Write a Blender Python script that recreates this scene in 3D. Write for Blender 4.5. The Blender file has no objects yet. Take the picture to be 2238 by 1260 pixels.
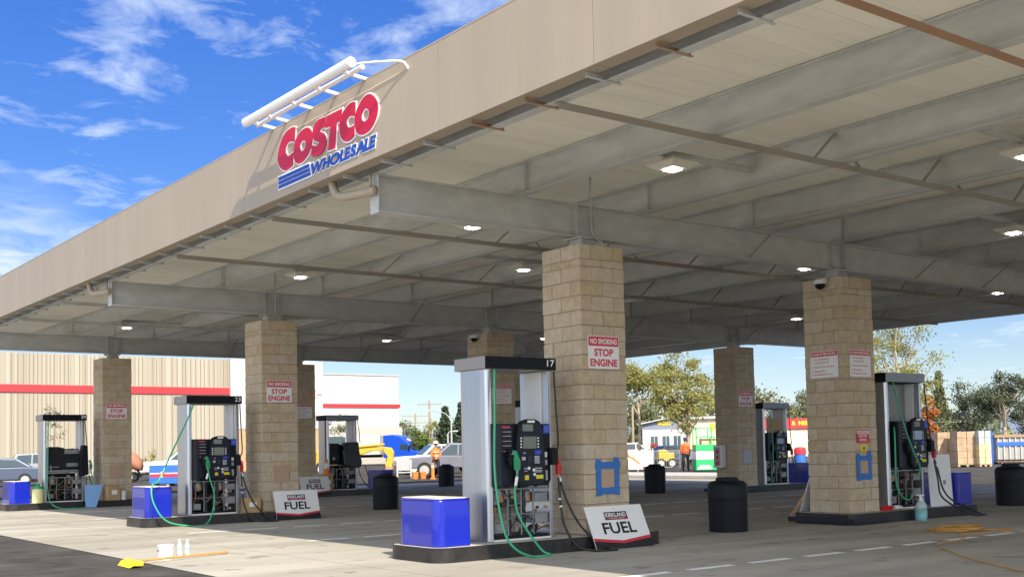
import bpy, math, random
from mathutils import Vector, Matrix
R = random.Random(7)
C = bpy.context.scene.collection
SC = bpy.context.scene
# ------------------------------------------------------------------ camera
YAW, PITCH, ROLL = 0.91982, 0.05088, -0.02058
FPX, PY = 2481.0, 854.8
fw = Vector((math.cos(YAW)*math.cos(PITCH), math.sin(YAW)*math.cos(PITCH), math.sin(PITCH)))
rt0 = Vector((math.sin(YAW), -math.cos(YAW), 0)); up0 = rt0.cross(fw)
rt = math.cos(ROLL)*rt0 + math.sin(ROLL)*up0; up = -math.sin(ROLL)*rt0 + math.cos(ROLL)*up0
cam = bpy.data.cameras.new('camera'); co = bpy.data.objects.new('camera', cam); C.objects.link(co)
cam.sensor_fit = 'HORIZONTAL'; cam.sensor_width = 36; cam.lens = FPX/2238*36
cam.shift_y = (PY-630)/2238; cam.clip_end = 20000; cam.clip_start = 0.1
m = Matrix.Identity(4)
for i in range(3):
    m[i][0] = rt[i]; m[i][1] = up[i]; m[i][2] = -fw[i]
m[0][3], m[1][3], m[2][3] = -10.474, -12.044, 1.355
co.matrix_world = m
SC.camera = co
# ------------------------------------------------------------------ sun, sky, exposure
sd = Vector((0.32, 1.2, -1.0)).normalized()
EL = math.asin(-sd.z); AZ = math.atan2(-sd.x, -sd.y)      # from +Y towards +X
sl = bpy.data.lights.new('sun', 'SUN'); sl.energy = 3.1; sl.angle = math.radians(0.5); sl.color = (1, 0.895, 0.72)
so = bpy.data.objects.new('sun', sl); C.objects.link(so); so.rotation_euler = sd.to_track_quat('-Z', 'Y').to_euler()
SC.view_settings.view_transform = 'Standard'; SC.view_settings.look = 'None'
SC.view_settings.exposure = 1.25; SC.view_settings.gamma = 1.0; SC.view_settings.use_curve_mapping = False
try:
    SC.cycles.max_bounces = 10; SC.cycles.diffuse_bounces = 5; SC.cycles.use_denoising = True
except Exception: pass
W = bpy.data.worlds.new("World"); SC.world = W; W.use_nodes = True
nt = W.node_tree; N = nt.nodes; Lk = nt.links; bg = N['Background']
sky = N.new('ShaderNodeTexSky'); sky.sky_type = 'NISHITA'; sky.sun_disc = False
sky.sun_elevation = EL; sky.sun_rotation = AZ; sky.ozone_density = 4.0; sky.air_density = 1.0; sky.dust_density = 0.1
hs = N.new('ShaderNodeHueSaturation'); hs.inputs['Saturation'].default_value = 1.3; hs.inputs['Value'].default_value = 0.72; hs.inputs['Hue'].default_value = 0.52
Lk.new(sky.outputs[0], hs.inputs['Color'])
BANK = tuple((fw+rt*((-10-1119)/FPX)+up*((PY-640)/FPX)).normalized())
tc = N.new('ShaderNodeTexCoord'); sp = N.new('ShaderNodeSeparateXYZ'); Lk.new(tc.outputs['Generated'], sp.inputs[0])
def mth(op, a, b=None):
    n = N.new('ShaderNodeMath'); n.operation = op
    for i, v in enumerate((a, b)):
        if v is None: continue
        if isinstance(v, (int, float)): n.inputs[i].default_value = v
        else: Lk.new(v, n.inputs[i])
    return n.outputs[0]
ev_ = N.new('ShaderNodeMapRange'); ev_.inputs[1].default_value = 0.0; ev_.inputs[2].default_value = 0.42; ev_.inputs[3].default_value = 0.44; ev_.inputs[4].default_value = 0.74
Lk.new(sp.outputs[2], ev_.inputs[0]); Lk.new(ev_.outputs[0], hs.inputs['Value'])
den = mth('ADD', mth('MAXIMUM', sp.outputs[2], 0.0), 0.10)
cv = N.new('ShaderNodeCombineXYZ'); Lk.new(mth('DIVIDE', sp.outputs[0], den), cv.inputs[0]); Lk.new(mth('DIVIDE', sp.outputs[1], den), cv.inputs[1])
n1 = N.new('ShaderNodeTexNoise'); n1.inputs['Scale'].default_value = 5.0; n1.inputs['Detail'].default_value = 9; n1.inputs['Roughness'].default_value = 0.62
n1.inputs['Distortion'].default_value = 0.5
va = N.new('ShaderNodeVectorMath'); va.operation = 'ADD'; Lk.new(cv.outputs[0], va.inputs[0]); va.inputs[1].default_value = (-4.2, 6.6, 0); Lk.new(va.outputs[0], n1.inputs['Vector'])
n2 = N.new('ShaderNodeTexNoise'); n2.inputs['Scale'].default_value = 0.9; n2.inputs['Detail'].default_value = 2
Lk.new(va.outputs[0], n2.inputs['Vector'])
cl = mth('MULTIPLY', mth('ADD', mth('MULTIPLY', n1.outputs[0], 0.72), mth('MULTIPLY', n2.outputs[0], 0.42)), 1.0)
cr = N.new('ShaderNodeValToRGB'); cr.color_ramp.elements[0].position = 0.575; cr.color_ramp.elements[1].position = 0.77
Lk.new(cl, cr.inputs[0])
lowm = N.new('ShaderNodeMapRange'); lowm.inputs[1].default_value = 0.0; lowm.inputs[2].default_value = 0.14; lowm.inputs[3].default_value = 0.5; lowm.inputs[4].default_value = 0.0
Lk.new(sp.outputs[2], lowm.inputs[0])
bank = N.new('ShaderNodeVectorMath'); bank.operation = 'DISTANCE'; Lk.new(tc.outputs['Generated'], bank.inputs[0]); bank.inputs[1].default_value = BANK
bm = N.new('ShaderNodeMapRange'); bm.inputs[1].default_value = 0.105; bm.inputs[2].default_value = 0.02; bm.inputs[3].default_value = 0.0; bm.inputs[4].default_value = 1.0; Lk.new(bank.outputs['Value'], bm.inputs[0])
bk = mth('MULTIPLY', bm.outputs[0], mth('MINIMUM', 1.0, mth('MAXIMUM', 0.0, mth('SUBTRACT', mth('MULTIPLY', n1.outputs[0], 3.2), 1.0))))
cm = mth('MAXIMUM', mth('MULTIPLY', cr.outputs[0], 0.85), mth('MAXIMUM', lowm.outputs[0], bk))
mx = N.new('ShaderNodeMix'); mx.data_type = 'RGBA'; mx.clamp_factor = True
Lk.new(cm, mx.inputs[0]); Lk.new(hs.outputs[0], mx.inputs[6]); mx.inputs[7].default_value = (3.6, 4.1, 4.9, 1)
# unseen bright cloud cover, added behind the camera to fill the shade
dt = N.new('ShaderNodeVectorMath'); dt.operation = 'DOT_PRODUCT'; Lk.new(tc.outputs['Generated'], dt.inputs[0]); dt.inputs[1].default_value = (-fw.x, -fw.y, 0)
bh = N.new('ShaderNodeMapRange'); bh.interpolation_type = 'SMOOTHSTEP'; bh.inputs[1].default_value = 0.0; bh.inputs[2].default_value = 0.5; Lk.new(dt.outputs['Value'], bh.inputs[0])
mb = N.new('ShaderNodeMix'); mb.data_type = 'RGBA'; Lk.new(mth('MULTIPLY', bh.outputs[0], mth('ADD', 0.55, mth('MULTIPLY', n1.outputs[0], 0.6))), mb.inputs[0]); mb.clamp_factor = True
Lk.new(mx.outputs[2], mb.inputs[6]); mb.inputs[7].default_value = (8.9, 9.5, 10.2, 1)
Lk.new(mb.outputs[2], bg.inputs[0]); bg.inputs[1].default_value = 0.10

# ------------------------------------------------------------------ helpers
def mat(name, col, rough=0.6, metal=0.0, var=0.0, vscale=6.0, bump=0.0, bscale=40.0, col2=None, island=0.0, stretch=None, coat=0.0, emit=0.0, spec=None, alpha=1.0):
    mt = bpy.data.materials.new(name); mt.use_nodes = True
    t = mt.node_tree; n = t.nodes; l = t.links; b = n['Principled BSDF']
    b.inputs['Base Color'].default_value = (*col, 1); b.inputs['Roughness'].default_value = rough; b.inputs['Metallic'].default_value = metal
    if spec is not None: b.inputs['Specular IOR Level'].default_value = spec
    if coat: b.inputs['Coat Weight'].default_value = coat
    if emit:
        b.inputs['Emission Color'].default_value = (*col, 1); b.inputs['Emission Strength'].default_value = emit
    if alpha < 1: b.inputs['Alpha'].default_value = alpha
    src = None
    if var or col2 or bump:
        tcn = n.new('ShaderNodeTexCoord'); mp = n.new('ShaderNodeMapping'); l.new(tcn.outputs['Object'], mp.inputs[0])
        if stretch: mp.inputs['Scale'].default_value = stretch
    if var or col2:
        ns = n.new('ShaderNodeTexNoise'); ns.inputs['Scale'].default_value = vscale; ns.inputs['Detail'].default_value = 8; ns.inputs['Roughness'].default_value = 0.65
        l.new(mp.outputs[0], ns.inputs['Vector'])
        rp = n.new('ShaderNodeValToRGB'); l.new(ns.outputs[0], rp.inputs[0])
        c2 = col2 or tuple(c*(1-var) for c in col); c1 = col if col2 else tuple(min(1, c*(1+var)) for c in col)
        rp.color_ramp.elements[0].position = 0.36; rp.color_ramp.elements[1].position = 0.66
        rp.color_ramp.elements[0].color = (*c2, 1); rp.color_ramp.elements[1].color = (*c1, 1)
        src = rp.outputs[0]
    if island:
        g = n.new('ShaderNodeNewGeometry'); h = n.new('ShaderNodeHueSaturation')
        mr = n.new('ShaderNodeMapRange'); mr.inputs[3].default_value = 1-island; mr.inputs[4].default_value = 1+island
        l.new(g.outputs['Random Per Island'], mr.inputs[0]); l.new(mr.outputs[0], h.inputs['Value'])
        mr2 = n.new('ShaderNodeMapRange'); mr2.inputs[3].default_value = 1.15; mr2.inputs[4].default_value = 0.85
        l.new(g.outputs['Random Per Island'], mr2.inputs[0]); l.new(mr2.outputs[0], h.inputs['Saturation'])
        if src: l.new(src, h.inputs['Color'])
        else: h.inputs['Color'].default_value = (*col, 1)
        src = h.outputs[0]
    if src: l.new(src, b.inputs['Base Color'])
    if bump:
        nb = n.new('ShaderNodeTexNoise'); nb.inputs['Scale'].default_value = bscale; nb.inputs['Detail'].default_value = 6
        l.new(mp.outputs[0], nb.inputs['Vector'])
        bn = n.new('ShaderNodeBump'); bn.inputs['Strength'].default_value = bump; bn.inputs['Distance'].default_value = 0.02
        l.new(nb.outputs[0], bn.inputs['Height']); l.new(bn.outputs[0], b.inputs['Normal'])
    return mt
def leafmat(name, cols, trans=0.25):
    mt = bpy.data.materials.new(name); mt.use_nodes = True
    t = mt.node_tree; n = t.nodes; l = t.links; b = n['Principled BSDF']; b.inputs['Roughness'].default_value = 0.65
    g = n.new('ShaderNodeNewGeometry'); rp = n.new('ShaderNodeValToRGB'); l.new(g.outputs['Random Per Island'], rp.inputs[0])
    el = rp.color_ramp.elements
    while len(el) < len(cols): el.new(0.5)
    for i, c in enumerate(cols):
        el[i].position = i/(len(cols)-1); el[i].color = (*c, 1)
    l.new(rp.outputs[0], b.inputs['Base Color'])
    tr = n.new('ShaderNodeBsdfTranslucent'); l.new(rp.outputs[0], tr.inputs[0])
    ms = n.new('ShaderNodeMixShader'); ms.inputs[0].default_value = trans
    l.new(b.outputs[0], ms.inputs[1]); l.new(tr.outputs[0], ms.inputs[2]); l.new(ms.outputs[0], n['Material Output'].inputs[0])
    return mt

class MB:
    def __init__(s): s.v = []; s.f = []; s.m = []
    def add(s, vs, fs, mi=0):
        o = len(s.v); s.v += [tuple(v) for v in vs]
        for f in fs: s.f.append(tuple(i+o for i in f)); s.m.append(mi)
        return s
    def box(s, x0, x1, y0, y1, z0, z1, mi=0):
        if x0 > x1: x0, x1 = x1, x0
        if y0 > y1: y0, y1 = y1, y0
        if z0 > z1: z0, z1 = z1, z0
        return s.add([(x0,y0,z0),(x1,y0,z0),(x1,y1,z0),(x0,y1,z0),(x0,y0,z1),(x1,y0,z1),(x1,y1,z1),(x0,y1,z1)],
              [(0,3,2,1),(4,5,6,7),(0,1,5,4),(1,2,6,5),(2,3,7,6),(3,0,4,7)], mi)
    def quad(s, a, b, c, d, mi=0): return s.add([a,b,c,d], [(0,1,2,3)], mi)
    def prism(s, pts, lift, mi=0):
        """pts: list of 3D points of a planar outline; lift: extrusion vector"""
        n = len(pts); L = Vector(lift); P = [Vector(p) for p in pts]
        nrm = Vector((0,0,0))
        for i in range(n): nrm += P[i].cross(P[(i+1) % n])
        if nrm.dot(L) > 0: P.reverse()
        Q = [p+L for p in P]
        fs = [tuple(range(n)), tuple(range(2*n-1, n-1, -1))] + [(i, i+n, (i+1) % n+n, (i+1) % n) for i in range(n)]
        return s.add(P+Q, fs, mi)
    def bar(s, a, b, w, h, mi=0, upv=(0,0,1)):
        a = Vector(a); b = Vector(b); d = (b-a); u = Vector(upv); sx = d.cross(u)
        if sx.length < 1e-6: sx = d.cross(Vector((1,0,0)))
        sx.normalize(); u = sx.cross(d).normalized()
        q = [sx*w/2+u*h/2, -sx*w/2+u*h/2, -sx*w/2-u*h/2, sx*w/2-u*h/2]
        return s.prism([a+k for k in q], d, mi)
    def tube(s, path, r, n=8, mi=0, cap=True):
        P = [Vector(p) for p in path]; k = len(P); rr = r if isinstance(r, (list, tuple)) else [r]*k
        vs = []; t0 = (P[1]-P[0]).normalized(); a = t0.orthogonal().normalized()
        for i in range(k):
            t = (P[min(i+1, k-1)]-P[max(i-1, 0)]).normalized()
            a = (a - t*a.dot(t)).normalized(); b = t.cross(a)
            for j in range(n):
                th = 2*math.pi*j/n; vs.append(P[i]+(a*math.cos(th)+b*math.sin(th))*rr[i])
        fs = [(i*n+j, i*n+(j+1) % n, (i+1)*n+(j+1) % n, (i+1)*n+j) for i in range(k-1) for j in range(n)]
        if cap: fs += [tuple(range(n-1, -1, -1)), tuple((k-1)*n+j for j in range(n))]
        return s.add(vs, fs, mi)
    def lathe(s, c, prof, n=20, mi=0, ax='z'):
        vs = []
        for (r, z) in prof:
            for j in range(n):
                th = 2*math.pi*j/n; p = (r*math.cos(th), r*math.sin(th), z)
                if ax == 'x': p = (p[2], p[0], p[1])
                if ax == 'y': p = (p[1], p[2], p[0])
                vs.append((c[0]+p[0], c[1]+p[1], c[2]+p[2]))
        k = len(prof)
        fs = [(i*n+j, i*n+(j+1) % n, (i+1)*n+(j+1) % n, (i+1)*n+j) for i in range(k-1) for j in range(n)]
        fs += [tuple(range(n-1, -1, -1)), tuple((k-1)*n+j for j in range(n))]
        return s.add(vs, fs, mi)
    def text(s, st, o, u, v, w, h, mi=0, bold=0.0, shear=0.0, extrude=0.0):
        """lettering fitted to a w x h box: o lower-left corner, u right, v up"""
        vs, fs = text_mesh(st, bold, shear)
        x0 = min(p[0] for p in vs); x1 = max(p[0] for p in vs); y0 = min(p[1] for p in vs); y1 = max(p[1] for p in vs)
        o = Vector(o); u = Vector(u); v = Vector(v)
        P = [o+u*((p[0]-x0)/(x1-x0)*w)+v*((p[1]-y0)/(y1-y0)*h) for p in vs]
        if not extrude: return s.add(P, fs, mi)
        nn = u.cross(v)*extrude; n = len(P); s.add([p+nn for p in P], fs, mi)
        from collections import Counter
        ed = Counter()
        for f in fs:
            for i in range(len(f)): ed[(f[i], f[(i+1) % len(f)])] += 1
        side = [(a, b, b+n, a+n) for (a, b) in ed if (b, a) not in ed]
        return s.add(P+[p+nn for p in P], side, mi)
    def build(s, name, mats, parent=None, smooth=False, bevel=0.0, seg=2):
        me = bpy.data.meshes.new(name); me.from_pydata([tuple(v) for v in s.v], [], s.f)
        if not isinstance(mats, (list, tuple)): mats = [mats]
        for q in mats: me.materials.append(q)
        me.polygons.foreach_set('material_index', s.m)
        if smooth: me.polygons.foreach_set('use_smooth', [True]*len(s.f))
        me.update(); o = bpy.data.objects.new(name, me); C.objects.link(o)
        if parent: o.parent = parent
        if bevel:
            b = o.modifiers.new('bevel', 'BEVEL'); b.width = bevel; b.segments = seg; b.limit_method = 'ANGLE'; b.harden_normals = False
        return o
_tc = {}
def text_mesh(st, bold, shear):
    k = (st, bold, shear)
    if k not in _tc:
        cu = bpy.data.curves.new('lettering', 'FONT'); cu.body = st; cu.offset = bold; cu.shear = shear; cu.resolution_u = 3; cu.fill_mode = 'FRONT'
        ob = bpy.data.objects.new('lettering', cu); C.objects.link(ob)
        dg = bpy.context.evaluated_depsgraph_get(); me = bpy.data.meshes.new_from_object(ob.evaluated_get(dg))
        _tc[k] = ([tuple(v.co) for v in me.vertices], [tuple(p.vertices) for p in me.polygons])
        bpy.data.objects.remove(ob); bpy.data.curves.remove(cu); bpy.data.meshes.remove(me)
    return _tc[k]
def tag(o, label, cat, group=None):
    o['label'] = label; o['category'] = cat
    if group: o['group'] = group
    return o
def thing(name, label, cat, loc=(0,0,0), rz=0.0, group=None):
    o = bpy.data.objects.new(name, None); C.objects.link(o); o.location = loc; o.rotation_euler = (0,0,rz); o.empty_display_size = 0.2
    return tag(o, label, cat, group)
def struct(o): o['kind'] = 'structure'; return o
def catmull(pts, n=8):
    P = [Vector(p) for p in pts]; out = []
    P = [P[0]*2-P[1]]+P+[P[-1]*2-P[-2]]
    for i in range(1, len(P)-2):
        for k in range(n):
            t = k/n; a, b, c, d = P[i-1:i+3]
            out.append(0.5*((2*b)+(c-a)*t+(2*a-5*b+4*c-d)*t*t+(3*b-a-3*c+d)*t**3))
    out.append(P[-2]); return out
def offset_poly(pts, d):
    n = len(pts); A = sum(pts[i][0]*pts[(i+1) % n][1]-pts[(i+1) % n][0]*pts[i][1] for i in range(n)); sg = 1 if A > 0 else -1
    out = []
    for i in range(n):
        a = Vector(pts[i-1]); b = Vector(pts[i]); c = Vector(pts[(i+1) % n])
        e1 = (b-a).normalized(); e2 = (c-b).normalized(); n1 = Vector((e1.y, -e1.x))*sg; n2 = Vector((e2.y, -e2.x))*sg
        k = (n1+n2); k = k/max(0.35, k.length_squared/2) if k.length > 1e-6 else n1
        out.append(tuple(b+k*d))
    return out
def smooth_poly(pts, n=4):
    k = len(pts); out = []
    for i in range(k):
        a, b, c, d = (Vector(pts[(i+j-1) % k]) for j in range(4))
        for q in range(n):
            t = q/n; p = 0.5*((2*b)+(c-a)*t+(2*a-5*b+4*c-d)*t*t+(3*b-a-3*c+d)*t**3); out.append(tuple(p))
    return out

# ------------------------------------------------------------------ materials
M = {}
M['asphalt'] = mat('asphalt', (0.085,0.08,0.078), 0.9, spec=0.0, var=0.3, vscale=1.2, bump=0.35, bscale=60)
M['concrete'] = mat('concrete', (0.485,0.46,0.405), 0.85, col2=(0.39,0.373,0.335), vscale=0.55, stretch=(0.35,1.6,1), bump=0.12, bscale=30, spec=0.0)
M['kerb'] = mat('kerb_concrete', (0.5,0.47,0.42), 0.85, var=0.12, vscale=3)
M['paint'] = mat('road_paint', (0.82,0.82,0.80), 0.7, var=0.12, vscale=9)
M['galv'] = mat('galvanised_steel', (0.55,0.56,0.54), 0.55, 0.1, col2=(0.44,0.45,0.43), vscale=2.6, stretch=(1,0.6,2.2), bump=0.04, bscale=20)
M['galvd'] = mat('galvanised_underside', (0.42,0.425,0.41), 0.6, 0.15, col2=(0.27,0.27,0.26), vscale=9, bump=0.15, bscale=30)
M['deck'] = mat('ivory_deck', (0.82,0.79,0.69), 0.55, var=0.06, vscale=1.2, stretch=(0.3,2,1))
M['fascia'] = mat('tan_fascia', (0.36,0.298,0.224), 0.5, var=0.045, vscale=2.2, stretch=(1,1,.12))
M['rust'] = mat('rusty_steel', (0.42,0.20,0.09), 0.8, col2=(0.30,0.24,0.19), vscale=7, bump=0.1)
M['rustlight'] = mat('weathered_steel', (0.36,0.31,0.25), 0.7, 0.1, col2=(0.29,0.285,0.26), vscale=4)
M['block'] = mat('split_face_block', (0.50,0.405,0.285), 0.92, var=0.11, vscale=9, island=0.055, bump=0.7, bscale=26)
M['mortar'] = mat('mortar', (0.37,0.30,0.22), 0.95, var=0.1)
M['steel'] = mat('brushed_steel', (0.55,0.57,0.61), 0.3, 0.85, var=0.05, vscale=5, stretch=(8,8,0.3))
M['steelmat'] = mat('bare_sheet_steel', (0.27,0.28,0.29), 0.5, 0.4, var=0.12, vscale=9)
M['white'] = mat('white_enamel', (0.80,0.80,0.79), 0.4)
M['cap_dark'] = mat('dark_cap_panel', (0.006,0.007,0.012), 0.45, spec=0.2)
M['cap_end_sheen'] = mat('grey_sheen_cap_end', (0.30,0.285,0.27), 0.45, 0.2)  # reflection on the dark cap's end, put into the colour as grey
M['cap_panel_sheen'] = mat('slate_sheen_cap_panel', (0.23,0.26,0.31), 0.35)  # reflection on the dark cap's front, put into the colour as slate
M['black'] = mat('black_plastic', (0.006,0.007,0.011), 0.5, spec=0.25)
M['slate'] = mat('slate_plastic', (0.03,0.036,0.048), 0.5, spec=0.3)
M['navy'] = mat('navy_panel', (0.008,0.011,0.026), 0.4, spec=0.3)
M['bluedec'] = mat('blue_decal', (0.03,0.06,0.50), 0.4)
M['bluebox'] = mat('blue_gloss_paint', (0.001,0.012,0.36), 0.25, var=0.05, coat=0.6, spec=0.6)
M['bluetop'] = mat('pale_top', (0.72,0.66,0.56), 0.4)
M['green'] = mat('green_rubber', (0.02,0.32,0.14), 0.45, spec=0.6)
M['greenhose'] = mat('green_hose', (0.03,0.36,0.17), 0.4, spec=0.6)
M['red'] = mat('red_rubber', (0.55,0.01,0.02), 0.4)
M['hose'] = mat('black_hose', (0.012,0.012,0.013), 0.4)
M['screen'] = mat('lcd_screen', (0.14,0.16,0.13), 0.15)
M['screenb'] = mat('lit_screen', (0.30,0.42,0.62), 0.2)
M['sticker'] = mat('yellow_sticker', (0.70,0.62,0.02), 0.5)
M['greylab'] = mat('grey_label', (0.42,0.43,0.46), 0.5)
M['pink'] = mat('faded_red_print', (0.40,0.06,0.07), 0.5)
M['copper'] = mat('copper_brass', (0.30,0.15,0.08), 0.4, 0.7)
M['cast'] = mat('cast_aluminium', (0.30,0.30,0.29), 0.5, 0.5, var=0.2, vscale=20)
M['pipe'] = mat('black_pipe', (0.02,0.02,0.025), 0.4)
M['gut'] = mat('dark_enclosure', (0.014,0.015,0.018), 0.5, spec=0.3, var=0.4, vscale=12)
M['bumper'] = mat('black_kerb_steel', (0.018,0.018,0.03), 0.28, 0.2)
M['edge'] = mat('dark_steel_edge', (0.04,0.038,0.04), 0.32, 0.5, var=0.25, vscale=8)
M['signred'] = mat('sign_red', (0.60,0.03,0.06), 0.45)
M['signwhite'] = mat('sign_white', (0.78,0.78,0.78), 0.4)
M['logored'] = mat('logo_red', (0.50,0.006,0.03), 0.35)
M['logoblue'] = mat('logo_blue', (0.015,0.06,0.36), 0.35)
M['ink'] = mat('black_ink', (0.01,0.01,0.015), 0.5)
M['tape'] = mat('blue_masking_tape', (0.03,0.16,0.48), 0.6, var=0.12, vscale=20)
M['plate'] = mat('tan_cover_plate', (0.46,0.31,0.22), 0.6, var=0.05)
M['bin'] = mat('black_bin_plastic', (0.004,0.005,0.010), 0.5, spec=0.25, bump=0.03, bscale=80)
M['card'] = mat('cardboard', (0.42,0.28,0.14), 0.85, var=0.1)
M['yellow'] = mat('yellow_plastic', (0.80,0.62,0.01), 0.45)
M['wood'] = mat('orange_wood', (0.55,0.28,0.10), 0.6, var=0.15, stretch=(1,8,8))
M['cord'] = mat('orange_cord', (0.60,0.30,0.06), 0.5)
M['clear'] = mat('milky_plastic', (0.55,0.70,0.72), 0.3, alpha=0.85)
M['bottle'] = mat('clear_bottle', (0.75,0.80,0.84), 0.15, alpha=0.4); M['palelab'] = mat('pale_blue_label', (0.30,0.45,0.62), 0.5)
M['teal'] = mat('teal_liquid', (0.22,0.52,0.55), 0.3)
M['rubber'] = mat('tyre_rubber', (0.02,0.02,0.02), 0.8)
M['glass'] = mat('car_glass', (0.03,0.05,0.06), 0.08, spec=0.8)
M['lampbody'] = mat('lamp_housing', (0.60,0.58,0.50), 0.45)
M['lamppost'] = mat('galvanised_post', (0.45,0.46,0.44), 0.5, 0.3)
M['lens'] = mat('lit_lens', (1.0,0.97,0.90), 0.4, emit=16.0)
M['sack'] = mat('black_sheeting', (0.015,0.015,0.018), 0.35, bump=0.9, bscale=9)

# ------------------------------------------------------------------ ground
def sheet(name, x0, x1, y0, y1, z, m_, nx=1, ny=1):
    b = MB()
    for i in range(nx):
        for j in range(ny):
            xa, xb = x0+(x1-x0)*i/nx, x0+(x1-x0)*(i+1)/nx; ya, yb = y0+(y1-y0)*j/ny, y0+(y1-y0)*(j+1)/ny
            b.quad((xa,ya,z),(xb,ya,z),(xb,yb,z),(xa,yb,z))
    return struct(b.build(name, m_))
sheet('ground', -3000, 4000, -3000, 4000, -0.008, M['asphalt'])
# concrete apron with saw-cut joints in the material
cm_ = M['concrete']; t_ = cm_.node_tree; n_ = t_.nodes; l_ = t_.links; b_ = n_['Principled BSDF']
src_ = b_.inputs['Base Color'].links[0].from_socket
tx = n_.new('ShaderNodeTexCoord'); sx_ = n_.new('ShaderNodeSeparateXYZ'); l_.new(tx.outputs['Object'], sx_.inputs[0])
def jm(op, a, b):
    q = n_.new('ShaderNodeMath'); q.operation = op
    for i, v in enumerate((a, b)):
        if isinstance(v, (int, float)): q.inputs[i].default_value = v
        else: l_.new(v, q.inputs[i])
    return q.outputs[0]
def joint(axis, step, w): return jm('LESS_THAN', jm('ABSOLUTE', jm('SUBTRACT', jm('FRACT', jm('DIVIDE', jm('ADD', sx_.outputs[axis], 500.3), step), 0), 0.5), 0), w/step)
jj = jm('MAXIMUM', joint(0, 3.3, 0.009), joint(1, 3.37, 0.009))
mxj = n_.new('ShaderNodeMix'); mxj.data_type = 'RGBA'; l_.new(jm('MULTIPLY', jj, 0.55), mxj.inputs[0]); l_.new(src_, mxj.inputs[6]); mxj.inputs[7].default_value = (0.10,0.09,0.08,1)
nst = n_.new('ShaderNodeTexNoise'); nst.inputs['Scale'].default_value = 0.22; nst.inputs['Detail'].default_value = 5; l_.new(tx.outputs['Object'], nst.inputs['Vector'])
rst = n_.new('ShaderNodeValToRGB'); rst.color_ramp.elements[0].position = 0.35; rst.color_ramp.elements[1].position = 0.62
rst.color_ramp.elements[0].color = (0.80,0.79,0.77,1); rst.color_ramp.elements[1].color = (1,1,1,1); l_.new(nst.outputs[0], rst.inputs[0])
mm = n_.new('ShaderNodeMix'); mm.data_type = 'RGBA'; mm.blend_type = 'MULTIPLY'; mm.inputs[0].default_value = 1
l_.new(mxj.outputs[2], mm.inputs[6]); l_.new(rst.outputs[0], mm.inputs[7])
nsp = n_.new('ShaderNodeTexNoise'); nsp.inputs['Scale'].default_value = 2.1; nsp.inputs['Detail'].default_value = 3; l_.new(tx.outputs['Object'], nsp.inputs['Vector'])
rsp = n_.new('ShaderNodeValToRGB'); rsp.color_ramp.elements[0].position = 0.62; rsp.color_ramp.elements[1].position = 0.72; rsp.color_ramp.elements[0].color = (1,1,1,1); rsp.color_ramp.elements[1].color = (0.62,0.60,0.57,1); l_.new(nsp.outputs[0], rsp.inputs[0])
mpt = n_.new('ShaderNodeMapping'); mpt.inputs['Scale'].default_value = (0.16, 1.5, 1); l_.new(tx.outputs['Object'], mpt.inputs[0])
ntr = n_.new('ShaderNodeTexNoise'); ntr.inputs['Scale'].default_value = 1.0; ntr.inputs['Detail'].default_value = 4; l_.new(mpt.outputs[0], ntr.inputs['Vector'])
rtr = n_.new('ShaderNodeValToRGB'); rtr.color_ramp.elements[0].position = 0.38; rtr.color_ramp.elements[1].position = 0.58; rtr.color_ramp.elements[0].color = (0.88,0.875,0.87,1); rtr.color_ramp.elements[1].color = (1,1,1,1); l_.new(ntr.outputs[0], rtr.inputs[0])
m2_ = n_.new('ShaderNodeMix'); m2_.data_type = 'RGBA'; m2_.blend_type = 'MULTIPLY'; m2_.inputs[0].default_value = 1; l_.new(mm.outputs[2], m2_.inputs[6]); l_.new(rsp.outputs[0], m2_.inputs[7])
m3_ = n_.new('ShaderNodeMix'); m3_.data_type = 'RGBA'; m3_.blend_type = 'MULTIPLY'; m3_.inputs[0].default_value = 1; l_.new(m2_.outputs[2], m3_.inputs[6]); l_.new(rtr.outputs[0], m3_.inputs[7])
l_.new(m3_.outputs[2], b_.inputs['Base Color'])
sheet('bounce_paving', -60, -8.3, -40, 42, 0.0, M['kerb'])  # unseen pale paving, added to bounce sunlight in under the canopy
b = MB(); b.add([(-5.38,-16,0),(21.2,-16,0),(21.2,14.5,0),(23.6,14.5,0),(23.6,29,0),(-5.38,29,0)], [(0,1,2,3,4,5)]); struct(b.build('pavement', M['concrete']))
kb = MB(); kb.box(23.65, 24.0, 14.6, 29, -0.05, 0.13); kb.box(24.0, 27.4, 14.6, 29, -0.05, 0.125); kb.box(27.4, 27.7, 14.6, 29, -0.05, 0.13)
struct(kb.build('kerb', M['kerb'], bevel=0.015))
lm_ = MB()
def dashes(y, x0, x1, ph, L=0.72, P=1.0, w=0.14):
    k = 0; x = x0+ph
    while x < x1:
        a = R.uniform(-.02,.02); lm_.quad((x,y-w/2+a*.3,.004),(x+L,y-w/2-a*.3,.004),(x+L,y+w/2-a*.3,.004),(x,y+w/2+a*.3,.004)); x += P
for y, ph in ((-3.26,-.42),(4.0,.7),(7.35,.1),(13.6,.4),(17.3,.2),(23.6,.3)): dashes(y, -3, 20, ph)
for (x, y) in ((33,8.5),(36,10.5),(39,13)): lm_.quad((x,y-3,.0),(x+.12,y-3,.0),(x+.12,y+2.2,.0),(x,y+2.2,.0))
struct(lm_.build('lane_marking', M['paint']))

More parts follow.
